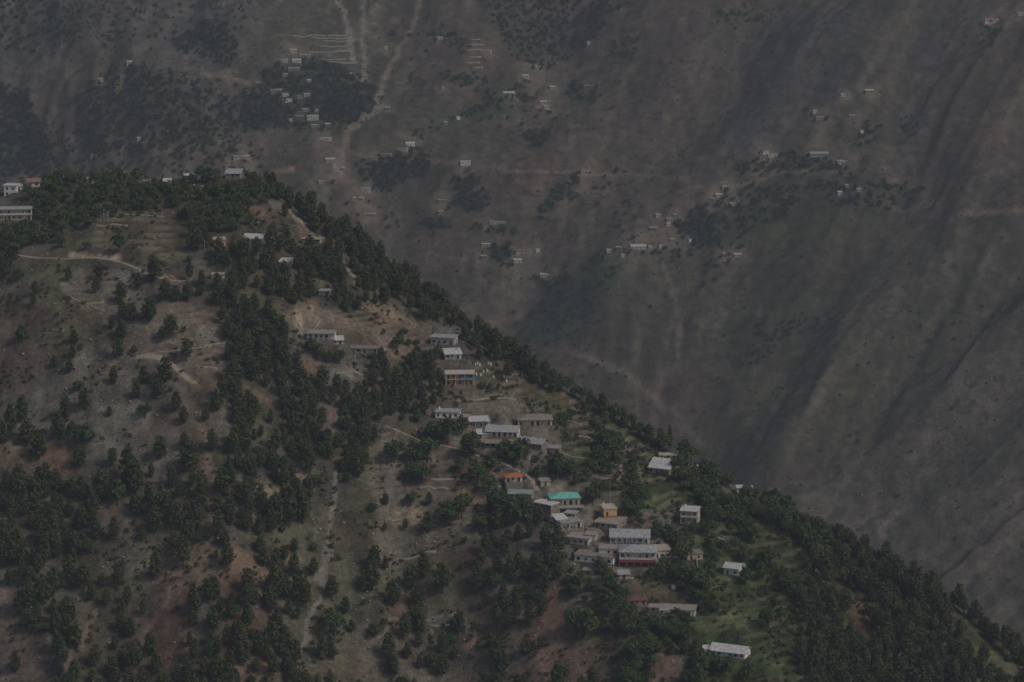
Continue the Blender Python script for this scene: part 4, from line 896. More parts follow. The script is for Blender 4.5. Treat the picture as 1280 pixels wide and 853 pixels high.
for h, p, w in houses:
    u, v, wp, d, hh, yaw, rk_, wc, rc_, st, ver, label, ex = h
    rng = random.Random(int(u * 7 + v))
    root = empty('mountain_house', p, R(yaw)); tag(root, label, 'house' if w > 5 else 'hut', 'houses on the near ridge')
    WM = cmat('wall', wc); H = hh * st
    yf = 0 if ver == 0 else ver
    MB().box(-w / 2 - .25, w / 2 + .25, -.25, d + .2, -4.5, .12).build('plinth', M_stone, root)
    wl = MB().box(-w / 2, w / 2, yf, d, .12, H)
    if rk_ == 'gable':
        ya, yb = -.6, d + .6; ym = (ya + yb) / 2; r = (yb - ya) * .23
        ym2 = ym
        for sx in (-w / 2, w / 2 - .2):
            zf = H + (yf - ya) / (ym - ya) * r; zb = H + (yb - d) / (yb - ym) * r
            wl.hexa([(sx + .01, yf + .01, H - .1), (sx + .19, yf + .01, H - .1), (sx + .19, d - .01, H - .1), (sx + .01, d - .01, H - .1),
                     (sx + .01, yf + .01, zf - .02), (sx + .19, yf + .01, zf - .02), (sx + .19, d - .01, zb - .02), (sx + .01, d - .01, zb - .02)])
            wl.f.append((len(wl.v), len(wl.v) + 1, len(wl.v) + 2)); wl.v += [(sx + .1, yf + .02, zf - .02), (sx + .1, ym, H + r - .03), (sx + .1, d - .02, zb - .02)]
    if rk_ == 'shed':
        r = (d + 1.2) * .2
        wl.hexa([(-w / 2 + .01, yf + .01, H - .1), (w / 2 - .01, yf + .01, H - .1), (w / 2 - .01, d - .01, H - .1), (-w / 2 + .01, d - .01, H - .1),
                 (-w / 2 + .01, yf + .01, H + (yf + .6) * .2 - .01), (w / 2 - .01, yf + .01, H + (yf + .6) * .2 - .01), (w / 2 - .01, d - .01, H + (d + .6) * .2 - .01), (-w / 2 + .01, d - .01, H + (d + .6) * .2 - .01)])
    wl.build('wall', WM, root)
    rf = roof_mesh(rk_, w, d, H + (.003 if rk_ == 'flat' else 0), 0, rc_, root)
    # openings
    for s in range(st):
        z0 = .12 + s * hh
        nw = ex.get('win', max(1, int(w / 2.6)))
        dj = rng.randrange(nw) if (s == 0 or ver) and not ex.get('win') else -1
        for i in range(nw):
            x = -w / 2 + w * (i + .5) / nw
            if ex.get('arch') and i > 1: continue
            if i == dj or (ver and rng.random() < .25): door(root, x, z0, yf, rng.uniform(.95, 1.3), rng.uniform(1.9, 2.2))
            elif rng.random() < .82 or ex.get('win'): window(root, x + rng.uniform(-.3, .3), z0 + rng.uniform(.75, .95), yf, min(rng.uniform(.8, 1.7), w / nw * .6), rng.uniform(.95, 1.35))
        if d > 5:
            for sx in (-w / 2, w / 2): window(root, d * .55, z0 + .9, 0, 1.1, 1.1, 1, sx)
    if ver:
        n = ex.get('posts', max(3, int(w / 3)))
        for s in range(st):
            z0 = .12 + s * hh
            for i in range(n):
                x = -w / 2 + .15 + (w - .3) * i / (n - 1)
                MB().box(x - .14, x + .14, .02, .30, z0, z0 + hh - (.14 if s < st - 1 else 0) + (.1 if rk_ == 'hip' else 0)).build('pillar', M_post, root)
            if s > 0:
                MB().box(-w / 2 - .1, w / 2 + .1, -.3, yf, z0 - .14, z0 - .003).build('balcony_floor', cmat('wall', CONC), root)
                rm = M_blue if ex.get('blue') else cmat('wall', CREAM)
                rb_ = MB()
                if ex.get('blue'): rb_.box(0, w / 2, -.26, -.16, z0, z0 + 1.0)
                else: rb_.box(-w / 2, w / 2, -.26, -.16, z0, z0 + .9)
                rb_.build('railing', rm, root)
        if ex.get('blue'):
            MB().box(.1, w / 2 - .02, yf - .09, yf - .03, .12 + hh, 2 * hh - .1).build('blue_wall_panel', M_blue, root)
        if ex.get('red'):
            MB().box(-w / 2 + .02, w / 2 - .02, .34, .46, .12, hh - .6).build('crimson_panel', M_redp, root)
            MB().hexa([(-w / 2, -1.5, hh - 1.0), (w / 2, -1.5, hh - 1.0), (w / 2, -.3, hh - .35), (-w / 2, -.3, hh - .35), (-w / 2, -1.5, hh - .9), (w / 2, -1.5, hh - .9), (w / 2, -.3, hh - .25), (-w / 2, -.3, hh - .25)]).build('awning', M_redp, root)
        if ex.get('deck'):
            MB().box(-w / 2 - .4, w / 2 + 1.6, -2.4, -.26, -.55, .09).build('terrace', cmat('wall', CONC), root)
            rl = MB(); rl.box(-w / 2 - .4, w / 2 + 1.6, -2.38, -2.3, .95, 1.05)
            for i in range(int(w / .5)): x = -w / 2 - .3 + i * .52; rl.box(x, x + .12, -2.38, -2.3, .092, .95)
            rl.build('railing', M_post, root)
            MB().cyl(0, d / 2, H + d * .18, H + d * .18 + .9, .5, .2, 8).build('roof_vent', cmat('roof', TEAL), rf)
    if ex.get('tank'):
        MB().cyl(-w / 2 + 1.2, d - 1.4, H + .27, H + 1.45, .55, .5, 10).build('water_tank', M_tank, root)
    if ex.get('annex'):
        MB().box(w / 2 + .28, w / 2 + 3.2, 1, 4.6, -3, 2.1).box(-w / 2 - 2.6, -w / 2 - .28, .5, 3.6, -3, 1.7).build('annex', WM, root)
    if ex.get('arch'):
        b = MB()
        for i in range(3): x = -w / 2 + i * 2.0; b.box(x, x + .5, -.9, -.3, -.6, 2.4)
        b.box(-w / 2, -w / 2 + 4.5, -.9, -.3, 2.403, 3.0); b.build('arched_porch', M_post, root)
    if rng.random() < .4 and w > 8 and rk_ != 'flat':
        MB().box(w * .25, w * .25 + .5, d * .5 + 1.2, d * .5 + 1.7, H + .2, H + d * .23 + .9).build('chimney', M_stone, rf)

# ------------------------------------------------------------------ distant houses
far_pos = []
for (u, v, wp, label, wc, rc_, st, k, yaw) in far_houses:
    p = fhit(u, v)
    if p is None: print('far miss', u, v); continue
    w = max(wp, 4.5) * .92 * p[1] / F; d = min(7, max(4, w * .55)); hh = 2.1 * st + .4
    far_pos.append((u, v, wp))
    rng = random.Random(int(u * 3 + v))
    root = empty('distant_house', (p[0], p[1], p[2] + .5), R(yaw or rng.uniform(-12, 12))); tag(root, label, 'house' if wp > 7 else 'hut', 'houses scattered over the far mountainside')
    tn = rng.choice((.45, .6, .75, .95)); MB().box(-w / 2, w / 2, 0, d, -3.5, hh).build('wall', cmat('wall', tuple(c * tn for c in wc)), root)
    roof_mesh(k, w, d, hh + .003, 0, tuple(c * (.6 + .4 * tn) for c in rc_), root, ov=.35)
    if w > 4.5:
        nw = max(2, int(w / 3.2))
        for i in range(nw):
            x = -w / 2 + w * (i + .5) / nw
            if i == nw // 2: MB().box(x - .5, x + .5, -.06, .04, .1, 1.9).build('door', M_door, root)
            else: MB().box(x - .45, x + .45, -.06, .04, .9 + 2.1 * (st - 1), 1.8 + 2.1 * (st - 1)).build('window', M_glass, root)

# ------------------------------------------------------------------ vegetation
def leaf_cloud(rs, centers, radii, n_each, size, flat=.75):
    Vs = []; tone = []
    for (c, r, n) in zip(centers, radii, n_each):
        d = rs.normal(size=(n, 3)); d /= np.linalg.norm(d, axis=1)[:, None]
        rad = rs.uniform(.45, 1.0, (n, 1)) ** .6
        P = np.array(c) + d * rad * np.array([r, r, r * flat])
        a = rs.normal(size=(n, 3)) * .7 + d * .0; nrm = d * 1.0 + rs.normal(size=(n, 3)) * .55 + np.array([0, 0, .35]); nrm /= np.linalg.norm(nrm, axis=1)[:, None]
        t1 = np.cross(nrm, rs.normal(size=(n, 3))); t1 /= np.linalg.norm(t1, axis=1)[:, None]; t2 = np.cross(nrm, t1)
        s = size * rs.uniform(.6, 1.3, (n, 1))
        Vs.append(np.stack([P - t1 * s - t2 * s * .55, P + t1 * s * .8 - t2 * s * .7, P + t1 * s + t2 * s * .6, P - t1 * s * .7 + t2 * s * .75], 1))
        tone.append(np.full(n * 4, rs.uniform(-.3, .5)))
    V = np.concatenate(Vs).reshape(-1, 3); return V, np.arange(len(V)).reshape(-1, 4), np.concatenate(tone)
def trunk_geo(rs, h, r, limbs, lean=.02):
    V = []; Fc = []
    def tube(P, Rr, n=5):
        b = len(V)
        for p, q in zip(P, Rr):
            for k in range(n): V.append((p[0] + q * math.cos(6.283 * k / n), p[1] + q * math.sin(6.283 * k / n), p[2]))
        for i in range(len(P) - 1):
            for k in range(n): Fc.append((b + i * n + k, b + i * n + (k + 1) % n, b + (i + 1) * n + (k + 1) % n, b + (i + 1) * n + k))
    lx, ly = rs.normal(size=2) * lean * h
    ax = [(lx * t * t, ly * t * t, -.8 + (h + .8) * t) for t in (0, .2, .45, .7, 1)]
    tube(ax, [r * 1.25, r, r * .8, r * .5, r * .15])
    for (z0, l, up, az) in limbs:
        t = z0 / h; b0 = (lx * t * t, ly * t * t, z0)
        P = [b0, (b0[0] + l * .5 * math.cos(az), b0[1] + l * .5 * math.sin(az), z0 + up * .6), (b0[0] + l * math.cos(az), b0[1] + l * math.sin(az), z0 + up)]
        tube(P, [r * .35, r * .22, r * .06], 4)
    return np.array(V), np.array(Fc)
def leaf_mesh(name, V, Fc, tone, m):
    me = mesh_np(name, V, Fc, m)
    a = me.attributes.new('tone', 'FLOAT', 'POINT'); a.data.foreach_set('value', tone.astype(np.float32)); return me
def make_pine(seed, h, rw):
    rs = np.random.RandomState(seed); cs, rr, nn, limbs = [], [], [], []
    base = h * rs.uniform(.20, .32); z = base; top = h
    while z < h * .97:
        t = (z - base) / (h - base)
        prof = rw * (min(1, .66 + t * 1.5) * (1 - t ** 2.6) ** .5)
        k = max(2, int(5.5 * prof / rw * 1.2))
        a0 = rs.uniform(0, 6.28)
        for i in range(k):
            a = a0 + 6.28 * i / k + rs.uniform(-.4, .4); q = prof * rs.uniform(.45, .95); cr = rw * rs.uniform(.30, .44) * (1 - .35 * t)
            cs.append((math.cos(a) * q * .75, math.sin(a) * q * .75, z + rs.uniform(-.3, .4))); rr.append(cr); nn.append(int(22 * (cr / (rw * .36))))
            if i % 2 == 0: limbs.append((z - .5, q, .5, a))
        cs.append((0, 0, z)); rr.append(rw * .4 * (1 - .6 * t)); nn.append(10)
        z += h * .095
    cs.append((0, 0, h * .97)); rr.append(rw * .25); nn.append(14)
    V, Fc, tone = leaf_cloud(rs, cs, rr, nn, .36, .8)
    return V, Fc, tone, *trunk_geo(rs, h * .95, .17, limbs)
def make_broad(seed, h, rw, squat=.8):
    rs = np.random.RandomState(seed); cs, rr, nn, limbs = [], [], [], []
    cz = h * .58; rz = h * .44
    for i in range(34):
        d = rs.normal(size=3); d /= np.linalg.norm(d); d[2] = abs(d[2]) * 1.0 - .35 if rs.rand() < .8 else d[2]
        q = rs.uniform(.45, .95)
        c = (d[0] * rw * q * .8, d[1] * rw * q * .8, cz + d[2] * rz * q); cr = rw * rs.uniform(.22, .42)
        cs.append(c); rr.append(cr); nn.append(int(24 * (cr / (rw * .33)) ** 1.3))
        if i % 4 == 0: limbs.append((h * .25, math.hypot(c[0], c[1]), c[2] - h * .25, math.atan2(c[1], c[0])))
    V, Fc, tone = leaf_cloud(rs, cs, rr, nn, .36, squat)
    return V, Fc, tone, *trunk_geo(rs, h * .7, .2, limbs)
def make_small(seed, h, rw, n=9, per=13, size=.5):
    rs = np.random.RandomState(seed); cs, rr, nn = [], [], []
    for i in range(n):
        d = rs.normal(size=3); d /= np.linalg.norm(d); q = rs.uniform(.3, .8)
        cs.append((d[0] * rw * q, d[1] * rw * q, h * .5 + d[2] * h * .35 * q)); rr.append(rw * rs.uniform(.35, .55)); nn.append(per)
    V, Fc, tone = leaf_cloud(rs, cs, rr, nn, size, .8)
    tv, tf = trunk_geo(rs, h * .5, .15, [])
    return V, Fc, tone, tv, tf
def register(kind, geos, leafm):
    out = []
    for g in geos:
        V, Fc, tone, tv, tf = g
        out.append(dict(cv=V, cf=Fc, tone=tone, tv=tv, tf=tf, crown=leaf_mesh(kind + '_crown', V, Fc, tone, leafm), trunk=mesh_np(kind + '_trunk', tv, tf, M_bark, smooth=True)))
    return out
PINE = register('pine', [make_pine(s, h, w) for s, h, w in [(1, 11.0, 3.5), (2, 12, 3.2), (3, 10, 3.6), (4, 13, 3.7), (5, 10.6, 3.0), (6, 11.5, 3.9), (7, 9.2, 3.1)]], M_needle)
BROAD = register('broadleaf', [make_broad(s, h, w) for s, h, w in [(11, 8.0, 3.9), (12, 9, 3.7), (13, 7, 3.5), (14, 9.6, 4.5), (15, 7.6, 3.2), (16, 8.6, 4.1)]], M_leaf)
SMALL = register('distant', [make_small(s, h, w) for s, h, w in [(21, 7, 3.6), (22, 8, 3.7), (23, 6, 3.3), (24, 8.5, 3.3), (25, 6.6, 4.1)]], M_far)

# near tree bases: (photo polygon of crown feet, spacing px, kind, share kept, scale, label, group)
TP = [
 ([(0, 226), (40, 222), (90, 222), (170, 222), (215, 226), (205, 255), (165, 285), (130, 290), (90, 285), (60, 300), (45, 312), (0, 312)], 9.0, 'b', .93, 1.0, 'round dark green tree in the plateau woods around the left houses', 'broadleaf trees of the plateau woods'),
 ([(160, 225), (300, 222), (345, 240), (320, 285), (280, 300), (245, 290), (205, 262)], 10, 'b', .85, 1.0, 'green tree scattered over the upper plateau below the summit huts', 'broadleaf trees on the upper plateau'),
 ([(20, 285), (80, 290), (90, 312), (30, 314)], 10, 'b', .8, 1.0, 'dark tree of the clump just above the pale road', 'broadleaf trees above the road'),
 ([(215, 270), (330, 260), (345, 285), (300, 300), (260, 330), (225, 330)], 12, 'p', .75, .9, 'dark pine among the brown clearings below the plateau', 'pines below the plateau'),
 ([(325, 228), (350, 238), (400, 276), (450, 308), (500, 346), (560, 394), (545, 412), (520, 402), (480, 388), (440, 390), (410, 330), (372, 280), (330, 262), (300, 245)], 10.0, 'p', .95, 1.06, 'tall dark pine of the closed belt along the descending skyline', 'pines of the skyline belt'),
 ([(300, 290), (400, 308), (430, 345), (440, 395), (400, 375), (350, 385), (300, 360), (255, 345), (270, 315)], 10.3, 'p', .95, .95, 'dark pine in the closed wood around the white tin roofed house', 'pines around the tin roofed house'),
 ([(245, 350), (300, 345), (350, 375), (350, 400), (360, 430), (380, 470), (430, 480), (470, 490), (475, 540), (455, 590), (440, 620), (400, 575), (390, 640), (340, 680), (290, 660), (268, 600), (290, 560), (262, 500), (255, 420)], 11.6, 'p', .92, 1.0, 'dark pine in the thick forest down the middle of the slope', 'pines of the middle forest'),
 ([(380, 430), (450, 440), (470, 470), (430, 490), (390, 470)], 12, 'b', .8, .95, 'round green tree in the grove under the pillared veranda house', 'broadleaf trees under the veranda house'),
 ([(470, 460), (545, 460), (560, 500), (530, 530), (470, 545), (455, 500)], 11, 'p', .95, .98, 'dark pine of the wood left of the upper village', 'pines left of the upper village'),
 ([(490, 415), (560, 435), (555, 475), (500, 470)], 12, 'b', .75, .95, 'round tree of the grove left of the orange walled house', 'broadleaf trees left of the orange walled house'),
 ([(560, 396), (610, 428), (650, 458), (700, 494), (690, 505), (640, 482), (600, 452), (575, 425)], 9.5, 'p', .95, .95, 'dark pine on the skyline right of the grey blockwork building', 'pines on the middle skyline'),
 ([(590, 470), (640, 475), (690, 500), (720, 520), (700, 520), (640, 500), (600, 490)], 12, 'b', .7, .9, 'leafy tree on the terraces right of the graveyard', 'broadleaf trees right of the graveyard'),
 ([(700, 494), (760, 537), (830, 582), (815, 590), (760, 560), (720, 520)], 9.5, 'b', .92, 1.0, 'dark leafy tree on the skyline above the hipped roof', 'broadleaf trees on the middle skyline'),
 ([(690, 520), (760, 545), (830, 600), (850, 640), (790, 660), (735, 630), (700, 590), (685, 560)], 12.5, 'b', .62, 1.05, 'green tree on the grassy terraces behind the turquoise roof', 'broadleaf trees on the village terraces'),
 ([(780, 620), (850, 600), (870, 630), (860, 690), (820, 690), (800, 660)], 10, 'b', .85, 1.1, 'green tree in the grove right of the village core', 'broadleaf trees right of the village'),
 ([(840, 590), (900, 617), (950, 635), (1000, 658), (1060, 700), (1010, 710), (980, 690), (930, 680), (870, 650), (850, 620)], 9.5, 'b', .92, 1.1, 'rich green tree in the woods under the right skyline', 'broadleaf trees under the right skyline'),
 ([(870, 660), (930, 690), (1000, 710), (1010, 760), (970, 760), (930, 730), (880, 720), (860, 690)], 12, 'b', .72, 1.0, 'dark green tree between the right woods and the meadow', 'broadleaf trees above the meadow'),
 ([(1000, 705), (1060, 702), (1110, 718), (1160, 748), (1200, 775), (1250, 830), (1290, 875), (1000, 875), (990, 800)], 10.5, 'p', .93, .98, 'dark pine of the lower right forest', 'pines of the lower right forest'),
 ([(1060, 700), (1110, 716), (1170, 750), (1230, 793), (1285, 832), (1285, 848), (1210, 797), (1150, 757)], 9, 'p', .95, .95, 'dark pine on the right skyline above the pale ridge path', 'pines on the right skyline'),
 ([(850, 700), (890, 730), (900, 745), (870, 755), (840, 745), (835, 715)], 10, 'b', .9, 1.2, 'big round tree above the long bare roof', 'big broadleaf trees above the long roof'),
 ([(700, 700), (780, 722), (800, 740), (780, 790), (740, 780), (700, 740)], 12, 'b', .85, 1.0, 'green tree of the woods under the village core', 'broadleaf trees under the village'),
 ([(770, 775), (860, 785), (890, 830), (900, 870), (780, 870), (750, 800)], 11, 'b', .85, 1.05, 'olive green tree in the woods left of the lowest house', 'broadleaf trees left of the lowest house'),
 ([(600, 640), (660, 640), (730, 690), (730, 720), (690, 740), (690, 780), (620, 790), (590, 740), (570, 720), (600, 690)], 14.5, 'p', .80, 1.05, 'black green pine in the dark wood below the village', 'pines below the village'),
 ([(590, 640), (650, 625), (670, 650), (640, 670), (600, 670)], 11, 'b', .7, 1.0, 'round dark tree under the orange roofed house', 'broadleaf trees under the orange roof'),
 ([(560, 790), (640, 800), (760, 800), (740, 880), (560, 880)], 16, 'p', .6, 1.0, 'dark pine on the red brown ground at the bottom', 'pines at the bottom centre'),
 ([(440, 800), (560, 790), (570, 880), (430, 880)], 16, 'p', .55, 1.0, 'dark pine on the stony terraces at the bottom', 'pines on the bottom terraces'),
 ([(0, 610), (60, 600), (115, 615), (125, 680), (110, 740), (90, 800), (0, 790)], 13.5, 'p', .90, 1.08, 'thick dark pine in the forest at the left edge', 'pines of the left edge forest'),
 ([(90, 700), (170, 740), (190, 800), (240, 850), (240, 880), (60, 880), (70, 790)], 15.5, 'p', .80, 1.08, 'dark pine in the open wood at the lower left', 'pines at the lower left'),
 ([(170, 620), (250, 600), (300, 690), (400, 690), (400, 720), (330, 740), (240, 720), (180, 740), (120, 740)], 15, 'p', .80, 1.05, 'dark pine of the wood above the reddish clearings', 'pines above the reddish clearings'),
 ([(230, 750), (350, 740), (390, 760), (370, 880), (240, 880)], 14.5, 'p', .82, 1.05, 'dark pine in the wood left of the grey scree chute', 'pines left of the scree chute'),
 ([(385, 800), (440, 780), (440, 880), (370, 880)], 17, 'p', .6, 1.0, 'dark pine beside the lower end of the scree chute', 'pines at the scree chute end'),

 ([(460, 530), (640, 590), (600, 690), (560, 790), (440, 790), (460, 650)], 24, 'b', .55, .55, 'small bushy tree on the rubbly terraces left of the village', 'small trees of the rubbly terraces'),
 ([(110, 240), (240, 240), (240, 330), (110, 315)], 18, 'b', .55, .6, 'small bushy tree on the plateau meadow', 'small trees of the plateau meadow'),
 ([(0, 360), (150, 340), (240, 400), (250, 600), (110, 620), (0, 520)], 34, 'p', .42, .62, 'small pine dotted on the open left slope', 'small pines of the open left slope'),
 ([(590, 480), (700, 500), (860, 620), (880, 720), (760, 640), (700, 600), (640, 590), (590, 520)], 15, 'b', .6, .62, 'small garden tree around the upper village houses', 'garden trees of the upper village'),
 ([(690, 655), (860, 655), (870, 770), (720, 740)], 13, 'b', .75, .7, 'garden tree squeezed between the village houses', 'garden trees of the village core'),
 ([(0, 560), (120, 600), (300, 620), (440, 700), (440, 860), (0, 860)], 27, 'p', .6, .8, 'scattered pine of the lower left slope', 'scattered pines of the lower left slope'),
 ([(180, 350), (260, 350), (290, 560), (250, 620), (225, 560), (240, 450)], 20, 'p', .7, .85, 'pine at the left fringe of the middle forest', 'pines at the fringe of the middle forest'),
]
CLEAR = [
 [(806, 600), (850, 612), (878, 640), (850, 662), (812, 640)], [(722, 555), (742, 556), (742, 572), (724, 572)], [(940, 655), (985, 668), (1010, 700), (975, 695)], [(900, 735), (990, 745), (990, 800), (930, 800)], [(640, 480), (690, 492), (690, 512), (640, 505)],
 [(355, 262), (375, 272), (402, 303), (392, 305), (372, 290)], [(312, 258), (340, 262), (338, 275), (315, 270)], [(426, 325), (434, 325), (450, 350), (444, 355)],
 [(240, 372), (268, 388), (275, 420), (278, 470), (268, 492), (240, 490)], [(310, 357), (324, 362), (322, 368), (310, 366)], [(345, 374), (352, 374), (352, 390), (346, 390)],
 [(362, 397), (395, 378), (396, 388), (430, 402), (445, 415), (372, 411)], [(376, 442), (403, 455), (400, 464), (376, 460)], [(416, 466), (464, 452), (465, 474), (416, 471)],
 [(305, 482), (355, 503), (350, 507), (312, 495)], [(452, 402), (463, 382), (480, 392), (478, 410), (452, 420)], [(478, 388), (492, 384), (522, 402), (512, 408)],
 [(0, 562), (22, 535), (36, 560), (30, 582), (0, 590)], [(62, 560), (84, 552), (90, 570), (84, 588), (58, 592)],
 [(240, 517), (248, 530), (253, 560), (248, 572), (240, 570)], [(266, 527), (290, 508), (292, 540), (280, 553), (270, 540)], [(250, 577), (268, 590), (264, 622), (256, 600)],
 [(332, 540), (344, 546), (338, 556), (330, 558)], [(369, 570), (379, 578), (381, 598), (371, 594)], [(406, 575), (423, 582), (420, 600), (417, 625), (410, 600)], [(318, 603), (350, 606), (345, 616), (320, 611)],
 [(402, 507), (418, 520), (412, 543)], [(0, 742), (22, 748), (18, 798), (3, 798)], [(26, 722), (30, 732), (22, 758), (19, 755)], [(30, 802), (46, 800), (52, 820), (48, 850), (28, 850)],
 [(101, 792), (117, 768), (133, 776), (144, 795), (134, 808), (108, 812)], [(198, 812), (215, 790), (232, 778), (224, 818), (206, 828)], [(208, 752), (232, 735), (240, 717), (222, 728)], [(183, 770), (189, 780), (180, 808), (176, 806)],
 [(288, 706), (318, 703), (314, 718), (290, 726)], [(347, 707), (366, 703), (360, 722), (350, 724)], [(402, 690), (418, 690), (413, 715), (395, 758), (377, 812), (372, 812), (386, 765), (398, 720)],
 [(420, 690), (460, 700), (452, 730), (440, 770), (400, 792), (402, 760)], [(432, 800), (470, 805), (470, 845), (432, 845)],
 [(485, 524), (560, 534), (600, 562), (640, 582), (622, 610), (590, 640), (560, 660), (545, 700), (480, 755), (464, 700), (462, 640), (478, 560)],
 [(530, 722), (588, 716), (574, 760), (564, 790), (532, 788)], [(583, 790), (600, 775), (608, 772), (595, 800)], [(680, 770), (700, 765), (705, 820), (680, 830)],
 [(865, 788), (878, 752), (905, 725), (925, 748), (985, 748), (998, 762), (978, 800), (988, 830), (1008, 853), (962, 853), (932, 832), (935, 802), (900, 792)],
 [(692, 488), (718, 486), (728, 505), (700, 512)], [(712, 525), (735, 520), (742, 545), (715, 548)], [(690, 535), (720, 550), (712, 566), (688, 560)], [(775, 545), (805, 548), (800, 570), (778, 565)], [(935, 648), (972, 660), (998, 682), (962, 680)],
 [(1180, 758), (1202, 770), (1262, 826), (1252, 828), (1225, 808)], [(1065, 755), (1082, 762), (1090, 798), (1072, 790)], [(1040, 722), (1056, 724), (1066, 742), (1048, 740)],
 [(110, 605), (165, 645), (140, 700), (160, 730), (190, 730), (185, 690), (160, 650)], [(145, 650), (160, 650), (185, 700), (190, 725), (160, 720)], [(190, 700), (205, 650), (215, 660), (200, 700)],
 [(242, 690), (280, 680), (275, 705), (250, 720)], [(395, 640), (420, 640), (418, 690), (402, 690)],
 [(620, 488), (690, 500), (690, 530), (600, 510), (590, 500)], [(745, 640), (755, 650), (742, 660), (736, 650)], [(668, 618), (700, 642), (700, 655), (680, 648)], [(715, 795), (775, 805), (770, 840), (715, 840)], [(690, 735), (702, 738), (700, 760), (690, 760)],
 [(825, 818), (862, 822), (855, 850), (820, 850)], [(128, 270), (215, 262), (235, 300), (200, 320), (130, 312)], [(595, 452), (625, 452), (625, 470), (595, 470)], [(770, 575), (784, 578), (772, 606), (766, 604)],
 [(612, 568), (640, 584), (668, 596), (672, 612), (660, 600), (635, 590)], [(640, 455), (668, 478), (665, 490), (640, 480)], [(785, 725), (800, 722), (840, 735), (860, 748), (820, 748)],
]
